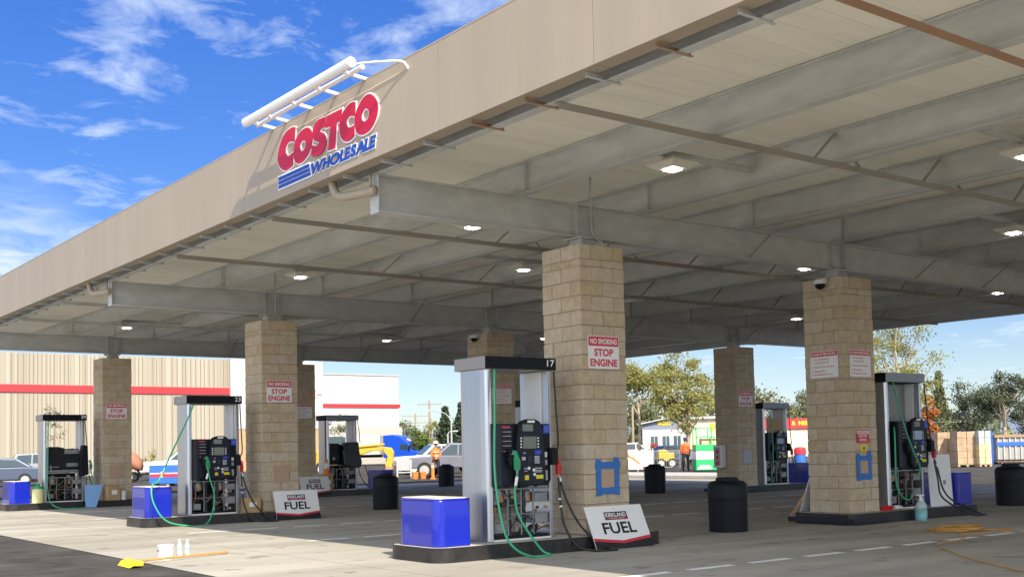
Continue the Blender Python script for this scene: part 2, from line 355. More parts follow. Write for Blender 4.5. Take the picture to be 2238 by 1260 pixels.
# ------------------------------------------------------------------ canopy
GY = [0.0, 10.1, 20.42]; CX = [0.0, 5.77, 14.47]
Y0, Y1, X0, X1 = -14.0, 25.2, -3.69, 19.85
ZG0, ZG1, ZP1 = 4.302, 4.772, 5.205
can = thing('fuel_canopy', 'long flat tan-fascia canopy on steel beams over the fuel pumps', 'canopy', (8, 5, 0))
def cpart(mb, name, mts, par=can, **k):
    o = mb.build(name, mts, par, **k); o.location = -Vector(can.location) if par is can else (0,0,0); return o
def fascia_side(x, s):
    b = MB(); ys = [Y0]; y = -1.88-2.545*5
    while y < Y1-0.2:
        if y > Y0+0.2: ys.append(y)
        y += 2.535
    ys.append(Y1)
    for a, c in zip(ys[:-1], ys[1:]):
        b.box(x, x+s*0.055, a+0.004, c-0.004, 4.825, 5.797)
        b.box(x+s*0.055, x+s*0.20, a+0.004, c-0.004, 4.825, 4.838)
    b.box(x+s*0.012, x+s*0.05, Y0+.02, Y1-.02, 4.84, 5.78)
    b.box(x-s*0.002, x+s*0.30, Y0, Y1, 5.80, 5.82)
    return b
cpart(fascia_side(X0, 1), 'fascia', M['fascia']); cpart(fascia_side(X1, -1), 'fascia', M['fascia'])
for y, s in ((Y0, 1), (Y1, -1)):
    b = MB(); b.box(X0+.06, X1-.06, y, y+s*.055, 4.825, 5.797); cpart(b, 'fascia', M['fascia'])
b = MB(); y = Y0+.05
while y < Y1-.1:                                     # ivory pan deck with fine ribs
    b.box(-3.3, 19.4, y+.0025, min(y+.405, Y1-.06)-.0025, ZP1+.004, ZP1+.05); y += .405
cpart(b, 'soffit_deck', M['deck'])
b = MB(); b.box(X0+.06, X1-.06, Y0+.06, Y1-.06, ZP1+.052, ZP1+.10); cpart(b, 'roof_deck', M['galvd'])
def ibeam(b, along, p, a0, a1, z0, z1, fwid, tw=.012, tf=.017):
    if along == 'x':
        b.box(a0, a1, p-fwid/2, p+fwid/2, z0, z0+tf); b.box(a0, a1, p-fwid/2, p+fwid/2, z1-tf, z1); b.box(a0, a1, p-tw/2, p+tw/2, z0+tf, z1-tf)
    else:
        b.box(p-fwid/2, p+fwid/2, a0, a1, z0, z0+tf); b.box(p-fwid/2, p+fwid/2, a0, a1, z1-tf, z1); b.box(p-tw/2, p+tw/2, a0, a1, z0+tf, z1-tf)
for gy in [-10.2]+GY:
    b = MB(); ibeam(b, 'x', gy, -3.36, 19.4, ZG0, ZG1, .20)
    g = cpart(b, 'girder', M['galv'])
    for cx in CX:
        for dx in (-.16, .16):
            s_ = MB(); s_.box(cx+dx-.006, cx+dx+.006, gy-.097, gy-.0065, ZG0+.018, ZG1-.018); s_.box(cx+dx-.006, cx+dx+.006, gy+.0065, gy+.097, ZG0+.018, ZG1-.018)
            s_.build('stiffener', M['galv'], g)
    s_ = MB(); s_.box(-3.375, -3.362, gy-.10, gy+.10, ZG0-.01, ZG1-.003); s_.build('end_plate', M['galv'], g)
PX = [-1.12+2.28*k for k in range(9)]
for i, px in enumerate(PX):
    b = MB()
    if -1 < 0: ibeam(b, 'y', px, Y0+.06, Y1-.06, ZG1+.002, ZP1-.006, .15)
    for gy in [-10.2]+GY:
        for d in (-.22,):
            b.box(px-.072, px-.007, gy+d-.005, gy+d+.005, ZG1+.02, ZP1-.025)
    cpart(b, 'purlin', M['galv'])
for x, s in ((-3.28, 1), (19.42, -1)):
    b = MB(); b.box(x-.006, x+.006, Y0+.06, Y1-.06, ZG1+.002, ZP1+.003); b.box(x-s*.115, x-s*.006, Y0+.06, Y1-.06, ZG1+.002, ZG1+.014); b.box(x-s*.10, x-s*.006, Y0+.06, Y1-.06, ZP1-.01, ZP1+.003)
    cpart(b, 'edge_channel', M['galv'])
def bracket(x0, x1, y, rusty):
    b = MB(); b.box(x0, x1, y-.02, y+.02, ZG1-.006, ZG1-.002); b.box(x0, x1, y+.016, y+.02, ZG1-.002, ZG1+.045)
    cpart(b, 'fascia_bracket', M['rust'] if rusty else M['galv'])
y = -13.5; k = 0
while y < 24.8:
    bracket(X0+.06, -3.20, y, k in (7, 9, 11, 12)); k += 1; y += .92
b = MB(); y = -13.6
while y < 24.8: b.box(X1-.10, X1-.055, y-.03, y+.03, 4.83, ZP1+.05); y += 1.22
cpart(b, 'fascia_stud', M['galvd'])
# gutter between fascia and edge channel
b = MB(); b.box(X0+.20, -3.40, Y0+.1, Y1-.1, 4.99, 5.0); b.box(X0+.20, X0+.208, Y0+.1, Y1-.1, 5.0, 5.15); b.box(-3.408, -3.40, Y0+.1, Y1-.1, 5.0, 5.15)
cpart(b, 'gutter', M['galvd'])
# tie angles under the purlins with their kickers
for ti, (y, rusty) in enumerate(((-6.82,2),(-3.55,1),(2.9,1),(6.6,1),(13.4,0),(16.9,0))):
    b = MB(); mt_ = M['rust'] if rusty == 2 else (M['rustlight'] if rusty else M['galv'])
    b.box(-3.38, 19.3, y-.032, y+.032, ZG1-.008, ZG1-.001); b.box(-3.38, 19.3, y-.032, y-.025, ZG1-.075, ZG1-.008)
    a = cpart(b, 'tie_angle', mt_)
    for px in PX[1:]:
        for s in (-1, 1):
            k = MB(); k.bar((px+s*.52, y+.06, ZG1-.035), (px+s*.03, y+.06, ZP1-.05), .045, .012); k.build('kicker_brace', mt_, a)
for gy in GY:
    for k in (2, 4, 5, 7):
        b = MB(); b.bar((PX[k]+.02, gy-.75, ZG1+.01), (PX[k]+.02, gy-.06, ZG0+.03), .05, .012); cpart(b, 'fly_brace', M['rustlight'] if k == 4 else M['galvd'])
# light struts and lights
def ceiling_light(x, y, lab):
    t = thing('canopy_light', lab, 'ceiling light', (x, y, 4.76), 0, 'square lights under the canopy')
    b = MB(); b.prism([(-.23,-.23,.075),(.23,-.23,.075),(.23,.23,.075),(-.23,.23,.075)], (0,0,.025)); 
    b.add([(-.23,-.23,.075),(.23,-.23,.075),(.23,.23,.075),(-.23,.23,.075),(-.14,-.14,.02),(.14,-.14,.02),(.14,.14,.02),(-.14,.14,.02)], [(0,4,5,1),(1,5,6,2),(2,6,7,3),(3,7,4,0),(4,7,6,5)])
    b.box(-.09,.09,-.09,.09,.10,.17); b.build('housing', M['lampbody'], t)
    b = MB(); b.box(-.085,.085,-.085,.085,.004,.0195); b.build('lens', M['lens'], t, bevel=.006)
near = {(-.4,-2.2):'large lit canopy light in front of the near girder, above the nearest column',
 (-.4,2.1):'lit canopy light behind the near girder, left of the nearest column top',
 (-.4,7.9):'lit canopy light up and right of the second-row column, before the second girder',
 (-.4,18.0):'lit canopy light low at the far left, just right of the far girder end',
 (2.85,5.0):'lit canopy light just left of the nearest column, under the near girder',
 (2.85,-5.0):'lit canopy light cut by the right picture edge, higher of the two there',
 (7.6,2.1):'lit canopy light showing just under the near girder, left of the camera column',
 (7.6,-2.2):'lit canopy light near the right picture edge, above the near girder',
 (7.6,18.0):'small lit canopy light above the gap left of pump 17',
 (14.7,2.1):'small lit canopy light at the lower right, close to the far fascia studs',
 (14.7,8.0):'small lit canopy light left of the camera column, below the near girder',
 (11.75,15.4):'tiny lit canopy light at the left edge of the near block column'}
for q in ((-.4,-7.8),(7.6,-7.8),(14.7,-7.8),(14.7,-2.2),(2.85,-11),(11.75,-5.0),(11.75,5.0),(7.6,8.0),(-.4,12.4),(7.6,12.4),(14.7,18.0),(2.85,15.4)): near[q] = 'added canopy light, hidden behind beams or beyond the picture edge'  # extra lights out of view, added to brighten the shade below
for (x, y), lab in near.items():
    ceiling_light(x, y, lab)
    lo = max([p for p in PX+[-3.3] if p < x]); hi = min([p for p in PX if p > x]+[19.4])
    b = MB(); b.box(lo+.08, hi-.08, y-.035, y+.035, 4.93, 4.985); b.box(lo+.08, hi-.08, y-.07, y+.07, 4.985, 4.99); cpart(b, 'light_strut', M['galv'])
# drain pipes turning down from the gutter to each girder end
for gy in GY:
    b = MB(); p = catmull([(-3.52,gy+.82,5.02),(-3.52,gy+.80,4.80),(-3.51,gy+.70,4.64),(-3.50,gy+.50,4.585),(-3.45,gy+.2,4.57),(-3.42,gy-.10,4.56)], 6)
    b.tube(p, .055, 12); b.tube([(-3.44,gy-.02,4.62),(-3.44,gy-.02,4.77)], .02, 6); cpart(b, 'drain_pipe', M['fascia'], smooth=True)

# ------------------------------------------------------------------ block columns
HW = .405; ZI, ZC = .18, 4.143
col_lab = {(0,0):'nearest tan block column, right behind the dispenser marked 17',(0,1):'tan block column with no-smoking sign beside dispenser 23',(0,2):'farthest left tan block column, before the ribbed warehouse wall',
 (1,0):'tan block column on the right with a security camera and two fire-rules signs',(1,1):'tan block column seen between the posts of dispenser 17, camera near its top',(1,2):'dark tan block column half hidden behind the second-row column',
 (2,1):'tan block column with a fire extinguisher cabinet, right of centre',(2,2):'tan block column hidden behind dispenser 17 in the far row',(2,0):'tan block column just off the right picture edge'}
def column(i, j):
    t = thing('block_column', col_lab[(i, j)], 'column', (CX[i], GY[j], ZI), 0, 'split-face block columns')
    b = MB(); rr = random.Random(i*7+j); H = ZC-ZI
    b.box(-HW+.009, HW-.009, -HW+.009, HW-.009, 0, H-.004, 1)
    def blk(x0, x1, y0, y1, z0, z1, rough):
        g = .0055; e = rr.uniform(-.003, .006)*rough
        ex = lambda v: v+(e if v > 0 else -e) if abs(abs(v)-HW) < 1e-6 else (v-g if v > 0 else v+g)
        def ed(v, other): return v+math.copysign(e, v) if abs(abs(v)-HW) < 1e-6 else (v-g if other < v else v+g)
        xa, xb, ya, yb = ed(x0, x1), ed(x1, x0), ed(y0, y1), ed(y1, y0)
        o = len(b.v); b.box(xa, xb, ya, yb, z0+g, z1-g)
        for q in range(o, o+8):
            v = b.v[q]; k = .003*rough
            b.v[q] = (v[0]+rr.uniform(-k, k), v[1]+rr.uniform(-k, k), v[2])
    z = H; hs_ = [.203, .1015]; k = 0
    while z > .02:
        h = hs_[k] if k < 2 else .2032; h = min(h, z); z0 = z-h; rough = .3 if k < 2 else 1.0
        if k % 2 == 0:
            for s in (-1, 1):
                a, c = sorted((s*.2, s*HW)); blk(a, c, -HW, 0, z0, z, rough); blk(a, c, 0, HW, z0, z, rough)
                a, c = sorted((s*.2, s*HW)); blk(-.2, .2, a, c, z0, z, rough)
        else:
            for s in (-1, 1):
                a, c = sorted((s*.2, s*HW)); blk(-HW, 0, a, c, z0, z, rough); blk(0, HW, a, c, z0, z, rough)
                blk(a, c, -.2, .2, z0, z, rough)
        z = z0; k += 1
    b.build('shaft', [M['block'], M['mortar']], t, bevel=.006, seg=1)
    b = MB(); b.box(-.13,.13,-.13,.13,H,H+.135); b.box(-.19,.19,-.19,.19,H+.135,ZG0-ZI-.001)
    for sx in (-1,1):
        for sy in (-1,1): b.lathe((sx*.155,sy*.155,H+.10), [(.018,0),(.018,.035)], 6)
    b.build('steel_cap', M['galv'], t)
    if i == 0: b = MB(); b.tube(catmull([(.03,-.17,5.15-ZI),(.03,-.17,4.45-ZI),(.05,-.22,4.30-ZI),(.05,-HW+.05,4.20-ZI),(.05,-HW+.05,4.145-ZI)], 5), .014, 8); b.build('conduit', M['lamppost'], t, smooth=True)
    return t
for i in range(3):
    for j in range(3): column(i, j)

# ------------------------------------------------------------------ pump islands
def rrect(x0, x1, y0, y1, r0, r1, z, n=5):
    """outline with corner radius r0 at the x0 end and r1 at the x1 end"""
    P = []
    for (cx, cy, a0, r) in ((x1-r1, y0+r1, -90, r1), (x1-r1, y1-r1, 0, r1), (x0+r0, y1-r0, 90, r0), (x0+r0, y0+r0, 180, r0)):
        if r < 1e-4: P.append((cx, cy, z)); continue
        for k in range(n+1):
            a = math.radians(a0+90*k/n); P.append((cx+r*math.cos(a), cy+r*math.sin(a), z))
    return P
ROWN = ['nearest row', 'second row', 'far row']
def island(i, j):
    lab = {0:'low dark-edged concrete island under the dispenser at the open left end, %s', 1:'low dark-edged concrete island carrying column then dispenser, middle of the %s', 2:'low dark-edged concrete island at the far right end of the %s'}[i] % ROWN[j]
    cx = CX[i]; s = 1 if i == 0 else -1
    t = thing('pump_island', lab, 'island', (cx, GY[j], 0), 0, 'pump islands')
    x0, x1 = (-2.93, .80) if i == 0 else (-.62, 3.25)
    r0, r1 = (.22, .05) if i == 0 else (.10, .18)
    b = MB(); b.prism(rrect(x0+.012, x1-.012, -.588, .588, r0, r1, 0), (0,0,.178)); b.build('island_top', M['kerb'], t)
    o = rrect(x0, x1, -.60, .60, r0+.012, r1+.012, 0); q = rrect(x0+.013, x1-.013, -.587, .587, r0, r1, 0)
    b = MB(); n = len(o)
    for k in range(n):
        a, c = o[k], o[(k+1) % n]; d, e = q[k], q[(k+1) % n]
        z = .172
        b.add([a, c, (c[0],c[1],z), (a[0],a[1],z), (d[0],d[1],z+.01), (e[0],e[1],z+.01)], [(0,1,2,3),(3,2,5,4)])
    b.build('edge_band', M['edge'], t)
    if i:      # square steel kerb rail round the column end
        b = MB(); b.box(x0-.05, x0+.0-.002, -.63, .63, .03, .115); b.box(x0-.05, x0+.9, -.68, -.632, .03, .115); b.box(x0-.05, x0+.9, .632, .68, .03, .115)
        b.build('kerb_rail', M['bumper'], t, bevel=.01)
    return t
for i in range(3):
    for j in range(3):
        if (i, j) != (2, 0): island(i, j)
# blue end boxes
def blue_box(i, j, lab):
    s = -1 if i == 0 else 1
    xc = CX[i]+(-2.58 if i == 0 else 3.0)
    t = thing('blue_end_box', lab, 'end box', (xc, GY[j], .181), 0 if i == 0 else math.pi, 'blue boxes at the island ends')
    b = MB(); b.prism(rrect(-.25, .25, -.45, .47, .13, .02, 0, 8), (0,0,.5645)); b.build('shell', M['bluebox'], t, bevel=.008)
    b = MB(); b.prism(rrect(-.252, .252, -.452, .472, .132, .022, .565, 8), (0,0,.022)); b.build('lid_rim', M['bluebox'], t, bevel=.004)
    b = MB(); b.prism(rrect(-.235, .235, -.435, .455, .12, .015, .5875, 8), (0,0,.010)); b.build('top_plate', M['bluetop'], t)
for i, j, lab in ((0,0,'glossy blue box at the front end of the nearest island, in front of dispenser 17'),(0,1,'glossy blue box with green hose looped over it, before dispenser 23'),
   (0,2,'glossy blue box at the extreme left edge of the picture'),(1,0,'dark blue box past the leaning white panel, right of the tilted dispenser'),
   (1,2,'dull blue box half behind the round bin, under the yellow digger arm'),(2,1,'dark blue box between the far dispenser and the camera column'),(1,1,'blue box of the middle island, hidden behind the nearest column')):
    blue_box(i, j, lab)

# ------------------------------------------------------------------ dispensers
def hoses(t, name, mat_, pts, r=.0135):
    b = MB(); b.tube(catmull(pts, 8), r, 8); return b.build(name, mat_, t, smooth=True)
def nozzle(t, loc, mt_, side=0):
    b = MB(); x, y, z = loc
    b.prism([(x-.032,y-.045,z-.13),(x+.032,y-.045,z-.13),(x+.036,y-.05,z-.02),(x+.028,y-.035,z+.03),(x-.028,y-.035,z+.03),(x-.036,y-.05,z-.02)], (0,.05,0))
    b.prism([(x-.024,y-.03,z+.028),(x+.024,y-.03,z+.028),(x+.01,y-.01,z+.115),(x-.045,y-.01,z+.12)], (0,.035,0))
    b.tube([(x-.02,y,z+.10),(x-.06,y+.03,z+.06),(x-.075,y+.05,z-.0)], .011, 8, 1)
    b.tube([(x+.0,y-.06,z+.0),(x-.05,y-.075,z-.03),(x-.02,y-.06,z-.10)], .006, 6, 1)
    b.tube([(x,y-.02,z-.13),(x,y-.025,z-.17)], .018, 8, 1)
    return b.build('nozzle', [mt_, M['cast']], t, bevel=.012)
def guts(t, seed, full=False):
    r = random.Random(seed)
    b = MB()                                            # piping and meters
    for z in (.78, .66): b.bar((-.46,-.24,z), (.45,-.24,z), .03, .025); b.bar((-.46,.24,z), (.45,.24,z), .03, .025)
    for x in (-.20, .02, .22): b.bar((x,-.25,.05), (x,-.25,.66), .018, .018)
    b.bar((-.46,-.27,.335), (.45,-.27,.335), .012, .012)
    b.box(.24,.45,-.27,.2,.48,.60); b.box(.24,.45,-.27,.2,.20,.33)
    b.box(-.42,-.27,-.26,-.05,.10,.22); b.box(-.40,-.33,-.275,-.262,.13,.17)
    b.build('pipe_rack', M['steelmat'], t, bevel=.004)
    for x in (-.28, .16):
        b = MB(); b.lathe((x,-.12,.60), [(.02,-.14),(.085,-.13),(.10,-.06),(.10,.02),(.07,.06),(.05,.12),(.02,.13)], 14, 0)
        b.lathe((x+.02,-.18,.52), [(.03,-.03),(.05,-.03),(.05,.06),(.03,.07)], 10, 1)
        b.tube([(x-.06,-.15,.50),(x-.06,-.16,.3),(x-.1,-.14,.22)], .02, 8, 1)
        b.build('flow_meter', [M['cast'], M['copper']], t, smooth=False, bevel=.004)
    for x in (-.14, .10):
        b = MB(); b.lathe((x,-.2,0), [(.032,.02),(.032,.10),(.026,.11),(.026,.42),(.034,.43),(.034,.47),(.026,.48),(.026,.66)], 10)
        b.lathe((x,-.2,.02), [(.07,0),(.065,.03),(.03,.10)], 10); b.build('riser_pipe', M['pipe'], t)
    b = MB(); b.tube(catmull([(.0,-.22,.12),(.1,-.25,.10),(.22,-.2,.16),(.3,-.2,.10)], 5), .028, 8)
    b.build('riser_pipe', M['pipe'], t)
    FM = [M['steelmat'], M['copper'], M['cast'], M['pipe']]
    for k in range(26):                                 # small fittings and cable looms
        x = r.uniform(-.43,.42); z = r.uniform(.08,.74); y = r.uniform(-.26,-.10); s = r.uniform(.012,.034)
        b = MB(); b.box(x-s, x+s, y-s, y+s, z-s*.8, z+s*1.2); b.build('fitting', r.choice((FM[3],)+tuple(FM)), t, bevel=.003)
    for k in range(9):
        x = r.uniform(-.4,.3); z = r.uniform(.2,.7)
        b = MB(); b.tube(catmull([(x,-.2,z),(x+r.uniform(-.1,.1),-.27,z-.08),(x+r.uniform(0,.2),-.25,z+r.uniform(-.15,.05)),(x+.2,-.2,z+r.uniform(-.1,.1))], 4), .008, 6); b.build('cable', r.choice((FM[0],FM[3],FM[3],FM[1])), t)
    b = MB(); b.box(-.455,.45,-.27,.27,.012,.06); b.build('sump_tray', M['black'], t)
def module(t, yrot=0.0, shift=(0,0,0), simple=False, side=-1):
    """display and card-reader head on the lane side"""
    sub = MB(); mats = [M['black'], M['slate'], M['navy'], M['bluedec'], M['pink'], M['greylab'], M['white']]
    c, s = math.cos(yrot), math.sin(yrot)
    def T(b):
        b.v = [((x-.3)*c-(y+.3)*s+.3+shift[0], (x-.3)*s+(y+.3)*c-.3+shift[1], z+shift[2]) for (x, y, z) in b.v]; return b
    b = sub
    b.prism([(-.475,-.345,.70),(.40,-.345,.69),(.455,-.345,.76),(.45,-.345,1.50),(-.475,-.345,1.505)], (0,.33,0), 0)
    b.box(-.455,-.375,-.372,-.346,.70,1.49, 1)
    b.prism([(-.365,-.352,1.50),(-.365,-.352,1.10),(-.175,-.352,1.10),(-.175,-.352,1.50)], (0,.006,0), 2)
    b.prism([(-.365,-.36,1.08),(-.30,-.36,1.08),(-.24,-.36,.72),(-.365,-.36,.72)], (0,.014,0), 2)
    body = T(b).build('display_head', mats, t, bevel=.006)
    b = MB()                                             # raised centre with an arched top
    arch = [(-.165,-.40,.76),(-.10,-.40,.695),(.27,-.40,.695),(.33,-.40,.76),(.315,-.40,1.20),(.285,-.40,1.46),(.24,-.40,1.53),(.17,-.40,1.562),(.03,-.40,1.562),(-.06,-.40,1.535),(-.115,-.40,1.48),(-.155,-.40,1.2)]
    b.prism(arch, (0,.054,0), 0)
    b.prism([(x*.93+.005, -.408, 1.1+(z-1.1)*.95) for (x, y, z) in arch], (0,.0075,0), 1)
    o = T(b).build('centre_console', [M['black'], M['navy']], body, bevel=.008)
    def small(name, m_, items, bev=0.0):
        if name == 'keypad':
            q = MB()
            for (x0, x1, z0, z1) in items: q.box(x0, x1, -.418, -.4085, z0, z1)
            return T(q).build(name, m_, body)
        for (x0, x1, z0, z1) in items: q = MB(); q.box(x0, x1, -.418, -.4085, z0, z1); T(q).build(name, m_, body, bevel=bev)
    small('price_screen', M['screen'], [(-.055,.115,1.405,1.495)])
    small('main_screen', M['screen'] if not simple else M['screenb'], [(-.05,.165,1.18,1.335)])
    small('soft_key', M['white'], [(x-.011, x+.011, z-.009, z+.009) for x in (-.082,.198) for z in (1.315,1.278,1.238,1.20)])
    small('keypad', M['greylab'], [(.135+.028*a, .135+.028*a+.022, .985+.026*k, .985+.026*k+.02) for a in range(3) for k in range(4)])
    small('card_reader', M['slate'], [(.03,.085,1.0,1.085)], .006)
    small('reader_light', M['bluedec'], [(.14,.24,1.105,1.155)])
    small('instruction_label', M['greylab'], [(-.075,-.02,1.03,1.075),(-.05,-.015,1.115,1.13),(-.04,.01,.885,.895),(-.04,.01,.915,.93),(.14,.19,.915,.93),(.20,.25,.915,.93),(.14,.25,.885,.90),(.14,.25,.87,.88)])
    small('yellow_sticker', M['sticker'], [(-.03,.03,.775,.835),(.155,.27,.785,.835)])
    for (x, z) in ((.04,.925),(.12,.90),(.13,.842)): q = MB(); q.lathe((x,-.4085,z), [(.021,-.006),(.021,0)], 12, ax='y'); T(q).build('round_label', M['white'], body)
    q = MB(); q.box(.335,.445,-.356,-.3455,1.375,1.485, 0)
    for z in (1.46,1.435,1.41): q.box(.352,.425,-.3585,-.3562,z-.005,z+.005,3)
    T(q).build('payment_panel', [M['bluedec'], M['greylab'], M['white'], mat('pale_blue_print', (.12,.2,.6), .4)], body)
    for (z0, z1, m_) in ((1.06,1.13,'white'),(.96,1.03,'greylab'),(.76,.89,'greylab')):
        q = MB(); q.box(.345,.395,-.352,-.3455,z0,z1); T(q).build('instruction_label', M[m_], body)
    q = MB(); q.box(-.345,-.215,-.3565,-.3525,1.445,1.475, 0)
    for z in (1.40,1.345,1.28,1.22,1.15):
        q.box(-.35,-.335,-.3565,-.3525,z-.006,z+.006, 0); q.box(-.325,-.20,-.3565,-.3525,z-.004,z+.004, 1)
    T(q).build('price_panel', [M['pink'], M['greylab']], body)
    q = MB(); q.box(.03,.15,-.412,-.4085,1.515,1.545); T(q).build('maker_badge', M['signwhite'], body)
    for (hx, nx, mt_) in ((-.24,-.215,M['green']), (.465,.52,M['red'])):
        q = MB(); q.prism([(hx-.045,-.44,.96),(hx+.045,-.44,.96),(hx+.05,-.44,1.16),(hx-.05,-.44,1.16)], (0,.09,0)); q.box(hx-.05,hx+.05,-.40,-.30,1.05,1.19)
        T(q).build('nozzle_boot', M['black'], body, bevel=.01)
    return body
def pump(i, j, num, lab, style):
    cx = CX[i]+(-1.40 if i == 0 else 1.40); s = -1 if i == 0 else 1
    t = thing('fuel_dispenser', lab, 'fuel dispenser', (cx, GY[j], .182), 0, 'fuel dispensers')
    st_ = M['steel']
    for sd_ in (-1, 1):
        b = MB(); P = [(-.56,-.19),(-.545,-.27),(-.52,-.295),(-.465,-.30),(-.465,.30),(-.52,.295),(-.545,.27),(-.56,.19)]
        b.prism([(x*-sd_, y, .0) for (x, y) in P], (0,0,2.21))
        b.build('post', st_, t, bevel=.006)
        b = MB(); b.box(.4635*sd_-.0015*sd_, .445*sd_, -.18, .18, .9, 2.2); b.build('post_liner', M['white'], t)
    b = MB(); b.box(-.585,.585,-.34,.36,2.212,2.375); b.build('top_cap', M['cap_end_sheen'] if s < 0 else M['black'], t, bevel=.012)
    b = MB(); b.box(-.583,.583,-.347,-.3405,2.214,2.373, 0)
    b.text(num, (.43,-.3485,2.262), (1,0,0), (0,0,1), .125, .088, 1, bold=.012)
    b.build('number_panel', [M['cap_dark'] if s < 0 else M['cap_panel_sheen'], M['signwhite'] if s < 0 else M['greylab']], t)
    b = MB(); b.box(-.465,.465,-.315,-.285,.0,.022); b.box(-.465,.465,.285,.315,.0,.022); b.build('base_sill', M['white'], t)
    guts(t, i*5+j)
    if (i, j) != (0, 0): b = MB(); b.box(-.45,.43,.20,.215,.06,.79); b.build('shade_panel', M['gut'], t)  # dark sheet added behind the pipework, standing in for the shade there
    b = MB(); b.box(-.44,.43,-.10,.30,.80,1.44, 0); b.prism([(-.44,.30,1.44),(-.2,.30,1.50),(.2,.30,1.44),(.43,.30,1.46),(.43,.30,.8),(-.44,.30,.8)], (0,.06,0), 0)
    b.build('rear_head', M['gut'], t, bevel=.01)
    if style in ('full', 'wide'):
        module(t)
        nozzle(t, (-.205,-.455,1.04), M['green']); nozzle(t, (.525,-.40,.96), M['red'])
        if style == 'full':
            hoses(t, 'green_hose', M['greenhose'], [(-.45,-.36,2.20),(-.49,-.40,1.6),(-.56,-.47,1.0),(-.60,-.58,.55),(-.58,-.70,.12),(-.47,-.80,-.08),(-.25,-.86,-.167),(.04,-.82,-.168),(-.01,-.72,-.12),(-.14,-.62,.1),(-.25,-.53,.36),(-.26,-.49,.62),(-.205,-.465,.80),(-.205,-.48,.90)], .0155)
        else:
            hoses(t, 'green_hose', M['greenhose'], [(-.44,-.36,2.20),(-.62,-.42,1.85),(-.98,-.52,1.2),(-1.25,-.62,.72),(-1.42,-.72,.62),(-1.42,-.80,.30),(-1.2,-.88,-.05),(-.75,-.92,-.165),(-.42,-.90,-.15),(-.22,-.75,.1),(-.13,-.60,.42),(-.18,-.50,.72),(-.205,-.48,.90)], .0155)
        hoses(t, 'black_hose', M['hose'], [(.53,-.36,2.20),(.555,-.37,1.6),(.565,-.38,1.28),(.53,-.40,1.17),(.49,-.40,1.12)], .013)
        hoses(t, 'black_hose', M['hose'], [(.525,-.42,.80),(.53,-.44,.5),(.545,-.50,.16),(.62,-.66,-.10),(.78,-.85,-.165),(1.06,-.93,-.167),(1.10,-.80,-.165),(.90,-.66,-.02),(.74,-.56,.18),(.62,-.47,.48),(.555,-.42,.74),(.53,-.40,.88)], .0155)
        b = MB(); b.tube([(.555,-.42,.74),(.545,-.42,.79)], .02, 8); b.tube([(-.235,-.478,.71),(-.205,-.47,.82)], .02, 8); b.tube([(.529,-.435,.5),(.53,-.437,.52)], .021, 8); b.tube([(.533,-.45,.40),(.532,-.445,.42)], .021, 8)
        b.build('hose_swivel', M['signwhite'], t)
    elif style == 'tilted':
        module(t, .0, (.08,-.05,.02), simple=True)
        nozzle(t, (.60,-.44,1.0), M['red'])
        hoses(t, 'green_hose', M['greenhose'], [(-.40,-.36,2.20),(-.28,-.42,1.6),(-.12,-.50,1.05),(.05,-.53,.72),(.02,-.50,.55)], .0155)
        hoses(t, 'green_hose', M['greenhose'], [(-.36,-.32,1.45),(-.47,-.40,1.30),(-.50,-.42,.9),(-.50,-.42,.45),(-.40,-.46,.22),(-.2,-.46,.16),(-.05,-.42,.24)], .0155)
        b = MB(); b.box(-.45,.43,-.02,.05,1.46,2.19); b.build('rear_panel', M['steelmat'], t)
        hoses(t, 'black_hose', M['hose'], [(.53,-.36,2.20),(.57,-.38,1.6),(.62,-.40,1.15)], .013)
        hoses(t, 'black_hose', M['hose'], [(.60,-.46,.82),(.63,-.5,.5),(.62,-.56,.20),(.80,-.72,.0),(1.1,-.88,-.15),(1.55,-.85,-.166),(1.62,-.7,-.16),(1.2,-.66,.0),(.92,-.6,.1),(.76,-.52,.3),(.70,-.46,.66),(.63,-.43,.9)], .0165)
        b = MB(); b.tube([(.70,-.455,.70),(.675,-.45,.76)], .02, 8); b.build('hose_swivel', M['signwhite'], t)
    elif style == 'carded':
        module(t, simple=True)
        nozzle(t, (.54,-.40,.98), M['red'])
        b = MB(); b.box(-.30,.33,-.22,-.20,1.50,1.92); b.build('cardboard_cover', M['card'], t)
        hoses(t, 'black_hose', M['hose'], [(.53,-.36,2.20),(.555,-.37,1.6),(.57,-.40,1.15)], .013)
        hoses(t, 'black_hose', M['hose'], [(.54,-.42,.82),(.6,-.46,.5),(.68,-.5,.2),(.74,-.5,.3),(.6,-.44,.84)], .014)
        hoses(t, 'green_hose', M['greenhose'], [(-.43,-.36,2.20),(-.30,-.38,1.9),(-.28,-.40,1.5),(-.30,-.42,1.1),(-.36,-.45,.5),(-.5,-.5,.2),(-.45,-.5,.0)], .0155)
    elif style == 'open':
        b = MB(); b.prism([(-.44,-.12,1.16),(-.44,-.12,1.46),(-.36,-.12,1.50),(-.12,-.12,1.50),(.05,-.12,1.46),(.05,-.12,1.16)], (0,.10,0), 0)
        b.box(.10,.40,-.16,-.1,.95,1.05,1); b.box(.05,.42,-.14,-.1,1.3,1.42,1); b.box(-.40,-.1,-.16,-.1,.93,.96,1); b.box(-.34,-.30,-.18,-.1,.82,1.0,1); b.bar((-.44,-.2,.84), (.43,-.2,.84), .02, .05, 1)
        b.build('open_head', [M['gut'], M['steelmat']], t, bevel=.006)
        b = MB(); b.prism([(.40,-.40,.66),(.62,-.40,.72),(.60,-.40,1.52),(.46,-.40,1.54),(.40,-.40,1.2)], (0,.22,0)); b.build('swung_head', M['black'], t, bevel=.02)
        nozzle(t, (.68,-.36,1.0), M['green'])
